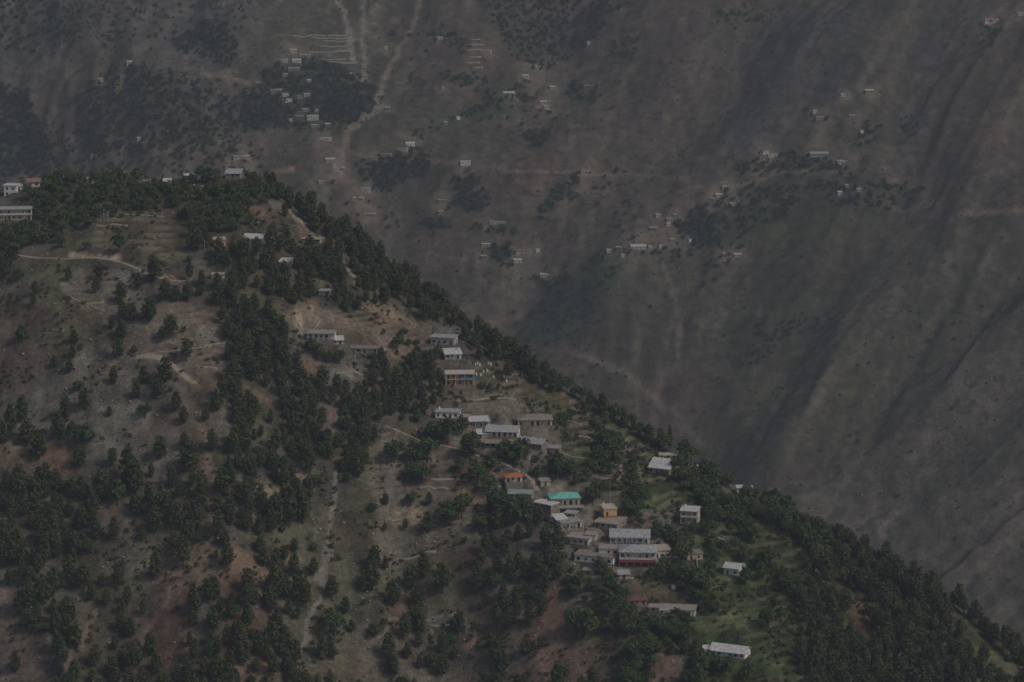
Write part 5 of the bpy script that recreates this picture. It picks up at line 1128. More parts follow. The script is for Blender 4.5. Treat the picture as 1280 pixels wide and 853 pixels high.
# single trees: foot u, v, height px, kind, label
ST = [
 (14, 332, 44, 'p', 'tall dark pine crossing the pale road at the left edge'), (5, 350, 26, 'p', 'dark pine at the left edge below the road'), (22, 353, 18, 'b', 'round green bush right of the road pine'),
 (44, 370, 20, 'p', 'upper pine of the pair on the open slope below the road'), (42, 384, 18, 'p', 'lower pine of the pair on the open slope below the road'), (28, 429, 25, 'b', 'round green tree alone on the grassy slope'),
 (93, 430, 19, 'p', 'uppermost pine of the column of three on the grassy slope'), (91, 448, 18, 'p', 'middle pine of the column of three on the grassy slope'), (87, 466, 20, 'p', 'lowest pine of the column of three on the grassy slope'),
 (68, 460, 16, 'p', 'thin small pine left of the column of three'), (86, 353, 20, 'p', 'narrow pine under the middle of the pale road'), (150, 316, 24, 'b', 'leafy tree just above the bright road cutting'),
 (124, 350, 24, 'p', 'upper pine of the clump below the bright road cutting'), (120, 367, 22, 'p', 'lower pine of the clump below the bright road cutting'), (108, 313, 12, 'b', 'low bush on the edge of the bright road cutting'),
 (152, 378, 26, 'p', 'highest pine of the vertical file left of the stone clearing'), (154, 400, 24, 'p', 'second pine of the vertical file left of the stone clearing'), (152, 424, 26, 'p', 'third pine of the vertical file left of the stone clearing'), (148, 450, 30, 'p', 'broad lowest pine of the vertical file left of the stone clearing'),
 (140, 412, 18, 'p', 'small pine left of the vertical file'), (166, 402, 26, 'p', 'pine close right of the vertical file'), (187, 402, 32, 'p', 'bushy pine above the stone clearing'), (192, 352, 36, 'p', 'tall pine beside the end of the pale road'), (173, 362, 22, 'p', 'short pine under the end of the pale road'),
 (207, 378, 32, 'p', 'left pine of the trio under the road end'), (220, 378, 22, 'p', 'middle pine of the trio under the road end'), (234, 378, 28, 'p', 'right pine of the trio under the road end'),
 (214, 424, 32, 'p', 'wide pine with bare lower trunk above the track junction'), (203, 428, 22, 'p', 'lower pine left of the bare trunked wide pine'), (233, 452, 32, 'p', 'pine on the track bend right of the junction'), (168, 442, 12, 'b', 'small brown green bush at the left end of the track'),
 (142, 481, 24, 'p', 'small round pine on the scree left of the zigzag track'), (180, 480, 24, 'p', 'upper pine of the left pair under the track'), (171, 499, 26, 'p', 'lower pine of the left pair under the track'), (207, 478, 34, 'p', 'tall upper pine of the right pair under the track'), (197, 500, 30, 'p', 'lower pine of the right pair under the track'),
 (98, 490, 15, 'b', 'brownish bush on the middle of the scree slope'), (106, 513, 32, 'p', 'dark pine below the brownish bush'), (221, 514, 28, 'p', 'wide squat pine above the pink rubble'), (181, 523, 20, 'b', 'bright little green tree above the short trail'), (201, 574, 32, 'p', 'lone dark pine in the pink rubble field'),
 (28, 527, 36, 'p', 'tallest pine of the left edge clump on the scree'), (14, 540, 38, 'p', 'middle pine of the left edge clump on the scree'), (0, 560, 40, 'p', 'lowest pine of the left edge clump on the scree'), (34, 555, 36, 'p', 'left dark pine of the pair at the scree foot'), (49, 574, 40, 'p', 'right dark pine of the pair at the scree foot'),
 (82, 524, 34, 'p', 'pointed upper pine above the orange patch'), (73, 550, 38, 'p', 'dark lower pine above the orange patch'), (93, 556, 32, 'b', 'bushy tree left of the scree ridge'), (108, 556, 30, 'b', 'bushy tree on the scree ridge'), (100, 585, 32, 'p', 'dark pine right of the orange patch'),
 (161, 606, 62, 'p', 'largest pine standing over the pink slope'), (170, 618, 46, 'p', 'heavy pine right under the largest one'), (141, 583, 26, 'p', 'small pine leaning on the left of the largest pine'), (128, 626, 42, 'p', 'pine over the pale pink slope'), (147, 632, 36, 'b', 'brownish leafy tree beside the pale pink slope'),
 (172, 646, 30, 'p', 'long trunked pine at the top of the pink slope'), (143, 677, 34, 'p', 'pine rising from the lower pink slope'), (216, 610, 28, 'p', 'pine between the two pink clearings'), (200, 642, 34, 'b', 'reddish brown tree left of the dark pair'), (211, 652, 38, 'p', 'left pine of the dark pair over the orange needles'), (223, 664, 40, 'p', 'right pine of the dark pair over the orange needles'),
 (236, 590, 44, 'p', 'tall pine right of the pink rubble field'), (278, 620, 40, 'p', 'slim pine on the pink strip'), (362, 660, 58, 'p', 'broad giant pine in the middle of the forest'), (345, 660, 48, 'p', 'giant pine left of the broad one in the forest'), (378, 655, 48, 'p', 'giant pine right of the broad one in the forest'),
 (415, 748, 32, 'p', 'pine on the right bank of the scree chute'), (468, 715, 36, 'p', 'upper pine of the slanting pair right of the chute'), (456, 740, 30, 'p', 'lower pine of the slanting pair right of the chute'), (432, 768, 24, 'p', 'small pine between chute and slanting pair'), (418, 800, 44, 'b', 'large dark tree by the scree chute'), (372, 775, 18, 'b', 'low dark bush left of the scree chute'), (345, 750, 48, 'p', 'pine with a long bare trunk above the orange bank'),
 (376, 752, 44, 'p', 'dense pine left of the widest scree'), (358, 752, 36, 'p', 'short pine left of the dense one by the scree'), (285, 710, 34, 'p', 'flat topped pine above the orange bank'), (310, 745, 38, 'p', 'olive pine on the orange bank'),
 (492, 759, 38, 'p', 'conical pine on the terraced slope'), (466, 738, 40, 'p', 'dark pine at the left of the terraced slope'), (482, 713, 20, 'p', 'small dark pine right of the pale rubble'), (515, 738, 36, 'p', 'dark pine above the terraced slope'), (530, 722, 34, 'p', 'leaning dark pine above the grass streaks'), (553, 742, 42, 'p', 'dark pine with reddish ground beside the grass streaks'), (524, 762, 36, 'p', 'olive pine on the slope middle'), (520, 786, 34, 'p', 'pine at the foot of the terraced slope'), (574, 792, 34, 'p', 'olive pine at the end of the small terrace wall'), (563, 808, 18, 'b', 'olive bush under the small terrace wall'), (468, 797, 20, 'b', 'green bush on the lower terraces'),
 (493, 580, 32, 'b', 'dark round tree at the foot of the village path'), (518, 580, 36, 'b', 'left tree of the dark clump under the foot path'), (535, 578, 34, 'b', 'right tree of the dark clump under the foot path'), (528, 606, 30, 'b', 'dark tree under the clump by the foot path'), (515, 600, 24, 'b', 'smaller dark tree left beneath the clump'),
 (542, 552, 28, 'b', 'left tree of the grove hiding the grey roofed house'), (560, 555, 38, 'b', 'broad tree hiding the grey roofed house'), (578, 542, 26, 'b', 'tree beside the tall pillared house'), (588, 575, 40, 'b', 'dark tree above the brown yard'), (575, 590, 20, 'b', 'small tree under the brown yard edge'), (598, 605, 30, 'b', 'bright green round tree left of the orange roof'), (612, 590, 24, 'b', 'small tree above the bright green one'), (632, 575, 28, 'b', 'left round tree under the mud roofed house'), (650, 577, 30, 'b', 'right round tree under the mud roofed house'), (641, 580, 26, 'b', 'middle round tree under the mud roofed house'),
 (611, 618, 26, 'b', 'dark shrubby tree beside the orange earth bank'), (577, 648, 34, 'b', 'right dark tree of the pair on the terraces'), (562, 655, 32, 'b', 'left dark tree of the pair on the terraces'), (536, 633, 18, 'p', 'slender dark conifer on the pale terraces'), (513, 634, 18, 'b', 'dark bush on the middle terraces'), (482, 632, 18, 'p', 'thin conifer at the left terraces'), (466, 641, 14, 'b', 'low bush at the left terraces'), (535, 667, 30, 'p', 'dark pine on the rubble under the terraces'), (507, 664, 18, 'p', 'small pine on the orange earth mound'), (481, 665, 14, 'p', 'tiny pine left of the orange earth mound'),
 (643, 656, 44, 'b', 'very dark big tree under the grey long house'), (622, 640, 34, 'b', 'dark tree left under the orange roof'), (655, 652, 30, 'b', 'dark tree below the terrace corner'),
 (837, 560, 34, 'c', 'slender dark cypress standing on the skyline'), (857, 575, 30, 'b', 'dark tree right of the skyline cypress'), (795, 582, 14, 'b', 'small round dark tree on the meadow left of the tin gable'), (756, 577, 44, 'b', 'largest leafy tree in the green terraces'), (750, 588, 34, 'b', 'leafy tree under the largest one in the terraces'), (768, 585, 32, 'b', 'leafy tree right of the largest one in the terraces'),
 (672, 597, 18, 'b', 'round tree at the path corner above the turquoise roof'), (700, 598, 30, 'b', 'left dark tree behind the turquoise roof'), (712, 600, 28, 'b', 'right dark tree behind the turquoise roof'), (747, 690, 26, 'b', 'round courtyard tree in the village core'), (753, 684, 22, 'b', 'upper courtyard tree in the village core'), (768, 697, 16, 'b', 'small tree in front of the cream village house'), (829, 718, 26, 'b', 'dark tree right of the crimson front'),
 (895, 767, 18, 'b', 'round tree at the upper left of the green meadow'), (959, 786, 30, 'b', 'dark tree casting shade on the green meadow'), (975, 772, 16, 'b', 'small bush at the right of the green meadow'), (968, 760, 14, 'p', 'narrow conifer at the top of the green meadow'), (845, 782, 26, 'b', 'big tree in front of the long bare roof'), (858, 786, 24, 'b', 'tree at the right corner of the long bare roof'), (912, 838, 22, 'b', 'leafy tree below the lowest tin roof'), (900, 842, 24, 'b', 'dark tree left below the lowest tin roof'), (935, 850, 24, 'b', 'dark tree right below the lowest tin roof'),
 (1047, 678, 26, 'b', 'dark tree leaning over the far roadside parapet'), (736, 800, 46, 'b', 'tall dark tree above the brown brush slope'), (720, 795, 40, 'b', 'dark olive tree beside the brown brush slope'), (890, 610, 30, 'b', 'bright green tree on the right skyline'), (983, 625, 20, 'b', 'pointed tree on the right skyline'), (968, 622, 22, 'b', 'round tree left of the pointed skyline tree'),
]
rng = random.Random(5)
house_boxes = []
for h, p, w in houses:
    tall = (h[4] * h[9] + h[3] * .35) * F / p[1] * 1.0
    house_boxes.append((h[0] - h[2] / 2 - 2, h[0] + h[2] / 2 + 2, h[1] - tall * .95, h[1]))
def in_poly(u, v, poly):
    ins = False; n = len(poly)
    for i in range(n):
        x1, y1 = poly[i]; x2, y2 = poly[(i + 1) % n]
        if (y1 > v) != (y2 > v) and u < (x2 - x1) * (v - y1) / (y2 - y1) + x1: ins = not ins
    return ins
cand = []  # (u, v, height px or None, kind, scale, label, group, single)
for u, v, hp, kd, lb in ST:
    cand.append((u, v, hp, kd, 1, lb, None))
sing = [(c[0], c[1]) for c in cand]
placed = list(sing)
for poly, sp, kd, keep, sc, lb, gp in TP:
    sky_ = 'skyline' in gp
    sp *= (1.0 if sky_ else 1.16 if 'scattered' in lb or 'open' in lb or gp.startswith('pines of the lower right') else 1.05) if kd == 'p' else .98
    us = [a[0] for a in poly]; vs = [a[1] for a in poly]
    v = min(vs)
    while v < max(vs):
        u = min(us) + rng.uniform(0, sp)
        while u < max(us):
            uu, vv = u + rng.uniform(-.42, .42) * sp, v + rng.uniform(-.42, .42) * sp
            u += sp
            if not in_poly(uu, vv, poly) or rng.random() > keep: continue
            if uu < -25 or uu > 1305 or vv > 880: continue
            hpx = 22 * sc
            if any(in_poly(uu + du, vv - dv, c) for c in CLEAR for du, dv in ((0, 0), (0, hpx * .5), (0, hpx * .85), (-4, hpx * .4), (4, hpx * .4))): continue
            if any(x0 - 5 < uu < x1 + 5 and y0 - 1 < vv < y1 + hpx * (.62 if y1 > 260 else .3) for x0, x1, y0, y1 in house_boxes): continue
            if any((uu - a) ** 2 + (vv - b_) ** 2 < (sp * .62) ** 2 for a, b_ in placed): continue
            placed.append((uu, vv))
            if kd == 'p' and rng.random() < .13: cand.append((uu, vv, None, 'b', sc * .85, lb.replace('pines', 'trees').replace('pinewood', 'wood').replace('dark pine', 'leafy tree').replace('pine', 'leafy tree').replace('standing ', ''), gp.replace('pines', 'leafy trees')))
            else: cand.append((uu, vv, None, kd, sc, lb, gp))
        v += sp * .82
def spread_labels(items, get, setl):
    """within a group: say the height and the part of the stand"""
    by = {}
    for t in items: by.setdefault(get(t)[3], []).append(t)
    for g, L in by.items():
        if g is None or len(L) < 2: continue
        us = sorted(get(t)[0] for t in L); vs = sorted(get(t)[1] for t in L); hs = sorted(get(t)[2] for t in L); n = len(L)
        for t in L:
            u, v, h, _, base = get(t)
            for w_ in ('tall ', 'small ', 'big ', 'single '):
                if base.startswith(w_): base = base[len(w_):]
            a = 'left' if u < us[n // 3] else 'right' if u > us[2 * n // 3] else 'middle'
            b_ = 'upper' if v < vs[n // 3] else 'lower' if v > vs[2 * n // 3] else 'central'
            c_ = 'short' if h < hs[n // 3] else 'tall' if h > hs[2 * n // 3] else 'medium'
            pos = (b_ + ' ' + a) if a != 'middle' else b_ if b_ != 'central' else 'very middle'
            setl(t, c_ + ' ' + base + ', ' + pos)
for kind_, u0, u1, st_, lb, gp in (('p', 325, 560, 9, 'dark pine standing on the upper skyline', 'pines on the upper skyline edge'), ('p', 560, 705, 9, 'dark pine standing on the skyline above the graveyard', 'pines on the skyline edge above the graveyard'),
        ('b', 700, 830, 9.5, 'dark tree standing on the skyline above the green terraces', 'trees on the skyline edge above the green terraces'), ('p', 738, 830, 15, 'pointed pine standing on the skyline above the green terraces', 'pines on the skyline edge above the green terraces'), ('b', 845, 1050, 9.5, 'leafy tree standing on the right skyline', 'trees on the right skyline edge'), ('p', 1050, 1290, 9, 'dark pine standing on the lower right skyline', 'pines on the lower right skyline edge')):
    u = u0
    while u < u1:
        vv = np.interp(u, CU, CV) + rng.uniform(0, 7)
        if not any(x0 - 3 < u < x1 + 3 and y0 - 1 < vv < y1 + 10 for x0, x1, y0, y1 in house_boxes): cand.append((u, vv, None, kind_, 1.0 + rng.uniform(-.15, .1), lb, gp))
        u += st_ * rng.uniform(.7, 1.3)
trees = []
foot = [(p[0], p[1], R(h[5]), w, h[3]) for h, p, w in houses]
def in_house(x, y, r=1.6):
    for cx, cy, a, w, d in foot:
        c, s = math.cos(a), math.sin(a); lx = (x - cx) * c + (y - cy) * s; ly = -(x - cx) * s + (y - cy) * c
        if abs(lx) < w / 2 + r and -r < ly < d + r: return True
    return False
for c in cand:
    q = nhit(c[0], c[1])
    for dv in (3, 6, 9, 12):
        if q is None: q = nhit(c[0], c[1] + dv)
    if q is None or in_house(q[0], q[1], 1.6 if c[6] else .2): continue
    trees.append((q,) + c)
print('near trees', len(trees), 'pines', sum(t[4] == 'p' for t in trees))
def bake_stuff(name, items, lib, leafm, label, cat, seed, pick=None):
    """many trees past the counted ones, as one mesh"""
    rs = np.random.RandomState(seed); Vs = []; Fs = []; T = []; n = 0; TV = []; TF = []; tn = 0
    for (x, y, z, s) in items:
        g = lib[rs.randint(len(lib))]; a = rs.uniform(0, 6.28); ca, sa = math.cos(a), math.sin(a)
        for src, Vl, Fl in ((0, Vs, Fs),):
            V = g['cv'] * s; V = np.column_stack([V[:, 0] * ca - V[:, 1] * sa + x, V[:, 0] * sa + V[:, 1] * ca + y, V[:, 2] + z])
            Vs.append(V); Fs.append(g['cf'] + n); n += len(V); T.append(g['tone'] + rs.uniform(-.3, .3))
        V = g['tv'] * s; V = np.column_stack([V[:, 0] + x, V[:, 1] + y, V[:, 2] + z]); TV.append(V); TF.append(g['tf'] + tn); tn += len(V)
    if not items: return
    V = np.concatenate(Vs + TV); Fc = np.concatenate(Fs + [f + n for f in TF]); tone = np.concatenate(T + [np.zeros(tn)])
    me = leaf_mesh(name, V, Fc, tone, leafm); me.materials.append(M_bark)
    mi = np.zeros(len(Fc), np.int32); mi[sum(len(f) for f in Fs):] = 1; me.polygons.foreach_set('material_index', mi)
    tag(link(name, me), label, cat, kind='stuff')
def tree_copy(name, g, q, s, sz, a, label, cat, group):
    root = bpy.data.objects.new(name, None); COL.objects.link(root); root.location = q; root.rotation_euler = (0, 0, a); root.scale = (s, s, sz)
    tag(root, label, cat, group)
    t = bpy.data.objects.new('trunk', g['trunk']); t.parent = root; COL.objects.link(t)
    c = bpy.data.objects.new('crown', g['crown']); c.parent = root; COL.objects.link(c)
    return root
CYP = register('cypress', [make_pine(31, 13, 1.6)], M_needle)
rs = np.random.RandomState(3)
for kd, lib, nm, cat in (('p', PINE, 'pine_tree', 'pine tree'), ('b', BROAD, 'broadleaf_tree', 'leafy tree'), ('c', CYP, 'cypress_tree', 'cypress')):
    L = [t for t in trees if t[4] == kd]
    # the counted ones: every single tree, then the nearest ones
    L.sort(key=lambda t: (t[7] is not None, t[0][1]))
    made = []
    for t in L[:298]:
        q, u, v, hp, _, sc, lb, gp = t
        g = lib[rs.randint(len(lib))]; H0 = g['cv'][:, 2].max()
        if hp: s = (hp * q[1] / F * 1.02) / H0; s = min(max(s, .35), 1.9); wv = min(s * rs.uniform(.95, 1.15), 1.6); 
        else: s = sc * rs.uniform(.55, 1.22); wv = s * rs.uniform(.9, 1.15)
        wd_ = 'slim ' if (wv / s) < 1.0 else 'broad '; made.append((tree_copy(nm, g, (q[0], q[1], q[2] - .1), wv if kd != 'c' else s * .9, s, rs.uniform(0, 6.28), lb, cat, gp or 'single trees described one by one'), u, v, s * H0, gp, (wd_ if gp and sum(x[7] == gp for x in L) > 12 else '') + lb))
    spread_labels(made, lambda t: t[1:], lambda t, l: t[0].__setitem__('label', l))
    rest = [(t[0][0], t[0][1], t[0][2] - .1, t[5] * rs.uniform(.6, 1.2)) for t in L[298:]]
    print(nm, len(L), len(rest))
    if rest: bake_stuff('pine_forest' if kd == 'p' else 'leafy_woodland', rest, lib, M_needle if kd == 'p' else M_leaf, 'dark green pine forest on the upper part of the near ridge' if kd == 'p' else 'leafy green woodland along the upper near ridge and skyline', 'forest' if kd == 'p' else 'woodland', 9)

# undergrowth and loose stones on the near slope
def scatter(n, seed, f):
    rs = np.random.RandomState(seed); out = []
    u = rs.uniform(-25, 1305, n); v = rs.uniform(225, 875, n)
    return rs, u, v
rsx = np.random.RandomState(77); P = []
xs = rsx.uniform(-330, 270, 60000); ys = rsx.uniform(1130, 1570, 60000); zs = near.h(xs, ys); uu, vv = proj(xs, ys, zs)
yc = np.interp(xs, _xs, yc_t)
ok = (uu > -30) & (uu < 1310) & (vv < 880) & (ys < yc + 5)
cl = fbm(xs / 14, ys / 14, 150, 3)
shr = ok & (cl > .52) & (rsx.rand(60000) < np.where(uu > 560, .55, .32))
items = [(x, y, z - .15, rsx.uniform(.10, .42)) for x, y, z in zip(xs[shr], ys[shr], zs[shr]) if not in_house(x, y, .8)][:8000]
BUSH = register('bush', [make_small(s, h, w, 5, 9, .9) for s, h, w in [(51, 6, 4.5), (52, 7, 4), (53, 5, 5)]], M_leaf)
print('bushes', len(items))
bake_stuff('undergrowth', items, BUSH, leaf_mat('scrub_leaves', (.045, .055, .028), (.075, .080, .040), (.095, .080, .045)), 'low scrub and bushes dotted over the near slope', 'undergrowth', 4)
stn = NS[np.clip(np.searchsorted(NY, ys) - 1, 0, len(NY) - 1), np.clip(np.searchsorted(NX, xs) - 1, 0, len(NX) - 1)]
rk = ok & (rsx.rand(60000) < stn * .62) & (fbm(xs / 9, ys / 9, 160, 3) > .47)
Vs = []; Fs = []; n = 0
base = np.array([(1, 0, 0), (0, 1, 0), (-1, 0, 0), (0, -1, 0), (0, 0, .8), (0, 0, -.6)], float)
bf = np.array([(0, 1, 4), (1, 2, 4), (2, 3, 4), (3, 0, 4), (1, 0, 5), (2, 1, 5), (3, 2, 5), (0, 3, 5)])
for x, y, z in zip(xs[rk], ys[rk], zs[rk]):
    if in_house(x, y, .5): continue
    a = rsx.uniform(0, 6.28); s = .22 + .85 * rsx.rand() ** 4; V = base * s * rsx.uniform(.6, 1.4, (6, 3)) * np.array([1.3, 1, .8])
    V = np.column_stack([V[:, 0] * math.cos(a) - V[:, 1] * math.sin(a) + x, V[:, 0] * math.sin(a) + V[:, 1] * math.cos(a) + y, V[:, 2] + z + .05]); Vs.append(V); Fs.append(bf + n); n += 6
print('stones', len(Vs))
tag(link('loose_stones', mesh_np('loose_stones', np.concatenate(Vs), np.concatenate(Fs), mat('field_stone', (.30, .28, .25), .95, .35, .4))), 'pale loose stones strewn over the bare parts of the near slope', 'stones', kind='stuff')

# ------------------------------------------------------------------ distant trees
ft = []
rng = random.Random(11); pl = []
for poly, sp, keep, sc, lb, gp in FT:
    sp *= .84 if sp < 9 else 1; keep = min(1, keep * 1.12); sc *= 1.08
    us = [a[0] for a in poly]; vs = [a[1] for a in poly]; v = min(vs)
    while v < max(vs):
        u = min(us) + rng.uniform(0, sp)
        while u < max(us):
            a_, b_ = u + rng.uniform(-.5, .5) * sp, v + rng.uniform(-.5, .5) * sp; u += sp
            if not in_poly(a_, b_, poly) or rng.random() > keep: continue
            if any(abs(a_ - hu) < hw / 2 + 2.5 and hv - 6 < b_ < hv + 4.5 for hu, hv, hw in far_pos): continue
            if any((a_ - x) ** 2 + (b_ - y) ** 2 < (sp * .6) ** 2 for x, y in pl[-400:]): continue
            pl.append((a_, b_)); q = fhit(a_ + rng.gauss(0, sp * .55), b_ + rng.gauss(0, sp * .55))
            if q: ft.append((q, sc * rng.uniform(.6, 1.15), lb, gp))
        v += sp * .8
print('far trees', len(ft))
rs = np.random.RandomState(8)
hidden = []
vis = []
for t in ft:   # leave out those wholly behind the near ridge
    x, y, z = t[0]; u, v = proj(x, y, z + 6)
    vis.append(t) if v < np.interp(u, CU, CV) - 4 else None
vis.sort(key=lambda t: (-t[1] * 900 / t[0][1]))
made = []
for t in vis[:298]:
    q, s, lb, gp = t; g = SMALL[rs.randint(len(SMALL))]
    o = bpy.data.objects.new('distant_tree', g['crown']); COL.objects.link(o); o.location = (q[0], q[1], q[2] - .3); o.rotation_euler = (0, 0, rs.uniform(0, 6.28)); o.scale = (s, s, s * rs.uniform(.85, 1.15))
    tag(o, lb, 'tree', gp); uu_, vv_ = proj(*q); made.append((o, uu_, vv_, s * g['cv'][:, 2].max(), gp, lb))
spread_labels(made, lambda t: t[1:], lambda t, l: t[0].__setitem__('label', l))
bake_stuff('distant_woods', [(t[0][0], t[0][1], t[0][2] - .3, t[1]) for t in vis[298:]], SMALL, M_far, 'dark woods, copses and scrub dotted over the far mountainside', 'woods', 10)

fr_ = np.random.RandomState(91); nf = 90000
xs = fr_.uniform(-640, 640, nf); ys = fr_.uniform(2400, 3450, nf); zs = far.h(xs, ys); uu, vv = proj(xs, ys, zs)
okf = (uu > -20) & (uu < 1300) & (vv > -15) & (vv < np.interp(uu, CU, CV) + 5)
dens = fbm(xs / 60, ys / 60, 190, 4); loc = fbm(xs / 14, ys / 14, 195, 2)
sel = okf & (loc > .45) & (fr_.rand(nf) < np.clip((dens - .40) * .7, .015, .22) * np.where(uu < 420, 1.4, np.where(uu > 860, .75, .8)))
items = [(x, y, z - .2, fr_.uniform(.12, .42)) for x, y, z in zip(xs[sel], ys[sel], zs[sel])][:4500]
print('far scrub', len(items))
bake_stuff('distant_scrub', items, register('scrub', [make_small(s, h, w, 3, 9, 1.3) for s, h, w in [(61, 5, 3.5), (62, 6, 3.2)]], M_far), M_far, 'thin dark scrub speckled over the far mountainside', 'scrub', 12)
sel = okf & (fr_.rand(nf) < np.where((vv + .75 * (uu - 900) > 560) & (uu > 850), .34, np.where((uu < 330) & (vv < 130), .16, .02))) & (loc > .42)
Vs = []; Fs = []; n = 0
for x, y, z in zip(xs[sel], ys[sel], zs[sel]):
    s_ = .4 + 1.3 * fr_.rand() ** 5; V = base * s_ * fr_.uniform(.5, 1.4, (6, 3)); Vs.append(V + np.array([x, y, z])); Fs.append(bf + n); n += 6
print('far rocks', len(Vs))
tag(link('distant_rocks', mesh_np('distant_rocks', np.concatenate(Vs), np.concatenate(Fs), mat('outcrop_stone', (.15, .14, .122), .95, .4, .1))), 'grey boulders and outcrops on the rocky flanks of the far mountainside', 'rocks', kind='stuff')

# ------------------------------------------------------------------ terrace walls, posts, poles
def wall_ribbon(pts, hit, hf, height, thick, m, name, label, cat, group, st=3.):
    w = [q for q in (hit(u, v) for u, v in pts) if q]
    if len(w) < 2: return
    A = np.array(resample([(q[0], q[1]) for q in w], st)); T = np.gradient(A, axis=0); T /= np.linalg.norm(T, axis=1)[:, None] + 1e-9
    N = np.stack([-T[:, 1], T[:, 0]], 1) * thick / 2; rows = []
    z = hf.h(A[:, 0], A[:, 1])
    for s, dz_ in ((1, -.8), (1, height), (-1, height), (-1, -.8)):
        P = A + N * s; rows.append(np.column_stack([P, z + dz_]))
    V = np.stack(rows, 1).reshape(-1, 3); n = len(A); i = np.arange(n * 4).reshape(n, 4)
    Fc = []
    for k in range(4):
        Fc.append(np.stack([i[:-1, k], i[1:, k], i[1:, (k + 1) % 4], i[:-1, (k + 1) % 4]], -1))
    Fc = np.concatenate(Fc + [np.array([[0, 1, 2, 3], [4 * n - 1, 4 * n - 2, 4 * n - 3, 4 * n - 4]])])
    tag(link(name, mesh_np(name, V, Fc, m)), label, cat, group)
M_wall = mat('dry_stone', (.30, .275, .235), .95, .3, .5)
TW = [(365, 45, 435), (388, 48, 440), (402, 52, 436), (398, 59, 434), (415, 64, 438), (384, 66, 440), (400, 75, 432), (410, 79, 446), (433, 92, 440)]
for i, (a, y, b_) in enumerate(TW):
    wall_ribbon([(a, y), ((a + b_) / 2, y + .5), (b_, y)], fhit, far, 1.3, .9, M_wall, 'terrace_wall', 'pale dry stone terrace wall among the stepped fields right of the grove', 'terrace wall', 'terrace walls of the upper stepped fields')
for i, (a, y, b_) in enumerate([(586, 50, 600), (585, 57, 604), (580, 64, 606), (586, 72, 602), (582, 79, 600), (590, 85, 604)]):
    wall_ribbon([(a, y), (b_, y)], fhit, far, 1.2, .8, M_wall, 'terrace_wall', 'short pale terrace wall left of the wooded ravine', 'terrace wall', 'terrace walls left of the ravine')
for i, (pts, lb) in enumerate([
    ([(536, 601), (560, 600), (586, 601)], 'pale stone wall along the path across the middle terraces'), ([(522, 612), (548, 610), (560, 612)], 'short stone wall under the slender conifer terrace'),
    ([(535, 783), (562, 782)], 'small terrace wall at the foot of the grass streaks'), ([(246, 433), (275, 431)], 'straight stone wall right of the track bend'), ([(244, 461), (272, 462)], 'low stone wall under the track'),
    ([(62, 413), (80, 415)], 'short pale stone wall alone on the grassy slope'), ([(85, 372), (100, 378), (130, 390)], 'stone wall curling below the rocky field'), ([(108, 380), (130, 378)], 'short upper wall in the rocky field'),
    ([(150, 268), (205, 272)], 'long low wall across the plateau meadow'), ([(118, 282), (160, 283)], 'lower wall across the plateau meadow'), ([(372, 404), (400, 402)], 'yard wall above the pillared veranda house'), ([(655, 666 - 40), (690, 640)], 'village retaining wall left of the dark sided building'),
    ([(870, 700), (872, 712)], 'short field wall below the tan house'), ([(718, 545), (745, 552)], 'low wall on the green terraces'),
    ([(418, 468), (440, 466), (464, 470)], 'rubble wall under the long low house'),
    ([(602, 568), (640, 573)], 'retaining wall under the mud roofed house'), ([(700, 646), (738, 650)], 'retaining wall between turquoise roof and open porch house'), ([(738, 724), (792, 724)], 'long retaining wall under the crimson front'),
    ([(640, 632), (668, 633)], 'stone wall under the grey long house'), ([(570, 502), (610, 499), (645, 501)], 'long field wall above the upper village'), ([(552, 545), (592, 553)], 'broken wall on the brown yard edge'),
    ([(700, 522), (760, 545)], 'upper wall of the green terraces'), ([(705, 590), (760, 600)], 'lower wall of the green terraces'), ([(480, 650), (520, 646)], 'wall over the orange earth mound'), ([(500, 700), (545, 690)], 'slanting wall on the pale rubble'), ([(880, 668), (905, 676)], 'short wall beside the box house')]):
    wall_ribbon(pts, nhit, near, .8, .6, M_wall, 'stone_wall', lb, 'stone wall', 'stone walls on the near slope', 2.)
wall_ribbon([(1032, 672), (1042, 678), (1052, 683), (1065, 690)], nhit, near, 1.6, .5, mat('parapet_paint', (.50, .52, .54), .7, .2, .3), 'roadside_parapet', 'long thin pale parapet under the right skyline', 'parapet', None, 2.)
gp = 'white grave markers on the green plot'
for u, v in [(630, 458), (633, 457), (636, 459), (648, 457), (651, 458), (646, 466), (641, 467), (656, 467), (661, 468), (668, 467), (674, 468), (625, 471), (631, 471), (637, 471), (655, 474), (669, 474), (673, 479)]:
    uu_, vv_ = 590 + (u - 625) * .9, v - 2
    q = nhit(uu_, vv_)
    if q: o = MB().box(-.3, .3, -.1, .1, -.3, 1.1).box(-.4, .4, -.9, -.12, -.3, .25).build('grave_marker', M_tank, None); o.location = q; o.rotation_euler = (0, 0, rs.uniform(-.4, .4)); tag(o, 'small white upright marker on the green plot right of the porch house', 'grave marker', gp)
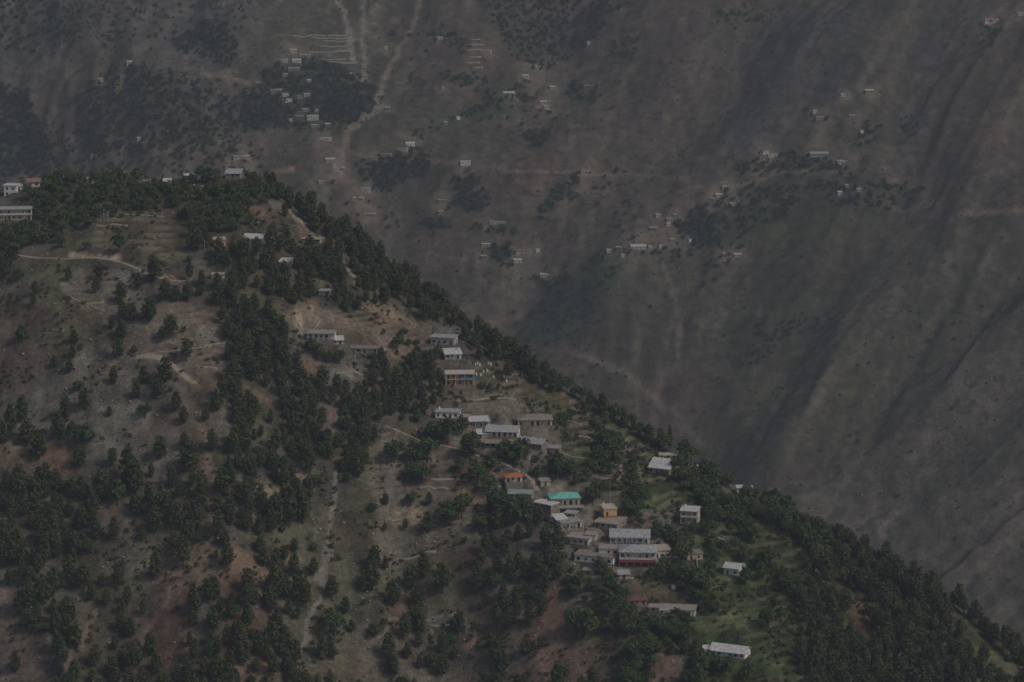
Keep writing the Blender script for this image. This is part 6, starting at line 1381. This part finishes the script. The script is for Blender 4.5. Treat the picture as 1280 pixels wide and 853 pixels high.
for u, v, hp, lb in [(683, 641, 24, 'pale pole in front of the dark sided building'), (753, 702, 12, 'short white pole at the corner of the windowed wing'), (563, 525, 18, 'thin pole beside the grey roofed house'), (256, 318, 18, 'grey pole below the peach walled hut'), (444, 455, 12, 'white pole under the long low house'),
                     (57, 300 - 62, 16, 'thin pole among the plateau trees'), (130, 275, 14, 'left thin pole on the plateau edge'), (135, 276, 13, 'right thin pole on the plateau edge'), (429, 330, 14, 'thin pole on the bank in the upper pinewood'), (782, 565, 9, 'white stick pole on the grassy terrace'), (661, 577, 12, 'short pole above the village path')]:
    q = nhit(u, v)
    if not q: continue
    H = hp * q[1] / F
    r = empty('utility_pole', q); tag(r, lb, 'pole', None)
    MB().cyl(0, 0, -.5, H, .16, .1, 8).build('shaft', M_post if 'white' in lb or 'pale' in lb else M_metal, r); MB().box(-.7, .7, -.06, .06, H - .6, H - .48).build('crossarm', M_metal, r)
q = nhit(842, 737)
if q:
    r = empty('water_tank', q); tag(r, 'bright white box tank alone under the big round trees', 'water tank')
    MB().box(-.95, .95, -.8, .8, .3, 2.0).build('body', M_tank, r); MB().box(-1.05, 1.05, -.9, .9, -.8, .29).build('base', M_stone, r); MB().cyl(.2, 0, 2.0, 2.25, .35, .3, 8).build('lid', M_tank, r)

# look-alikes that still share a label: say which one by its order from the left
_by = {}
for o in COL.objects:
    if o.parent is None and o.get('group') and o.get('label') and ('tree' in o.name): _by.setdefault((o['group'], o['label']), []).append(o)
_ord = ['leftmost', 'second from left', 'third from left', 'fourth from left', 'fifth from left', 'sixth from left', 'seventh from left']
for (g, l), L in _by.items():
    if 1 < len(L) <= 7:
        L.sort(key=lambda o: proj(*o.location)[0])
        for i, o in enumerate(L):
            t = l + ', ' + (_ord[i] if i < len(L) - 1 or len(L) > 7 else 'rightmost')
            if len(t.split()) <= 16: o['label'] = t

# ------------------------------------------------------------------ haze
hz = MB().box(-9100, 9100, -3100, 12100, -906.5, 420).build('haze', bpy.data.materials.new('valley_haze'))
hm = hz.data.materials[0]; hm.use_nodes = True; hn = hm.node_tree; hn.nodes.clear()
ho = hn.nodes.new('ShaderNodeOutputMaterial'); hv = hn.nodes.new('ShaderNodeVolumePrincipled')
hv.inputs['Color'].default_value = (.72, .83, 1.0, 1); hv.inputs['Density'].default_value = HAZE_DENSITY; hv.inputs['Anisotropy'].default_value = 0.1
hn.links.new(hv.outputs[0], ho.inputs['Volume']); tag(hz, 'thin pale valley haze', kind='stuff')
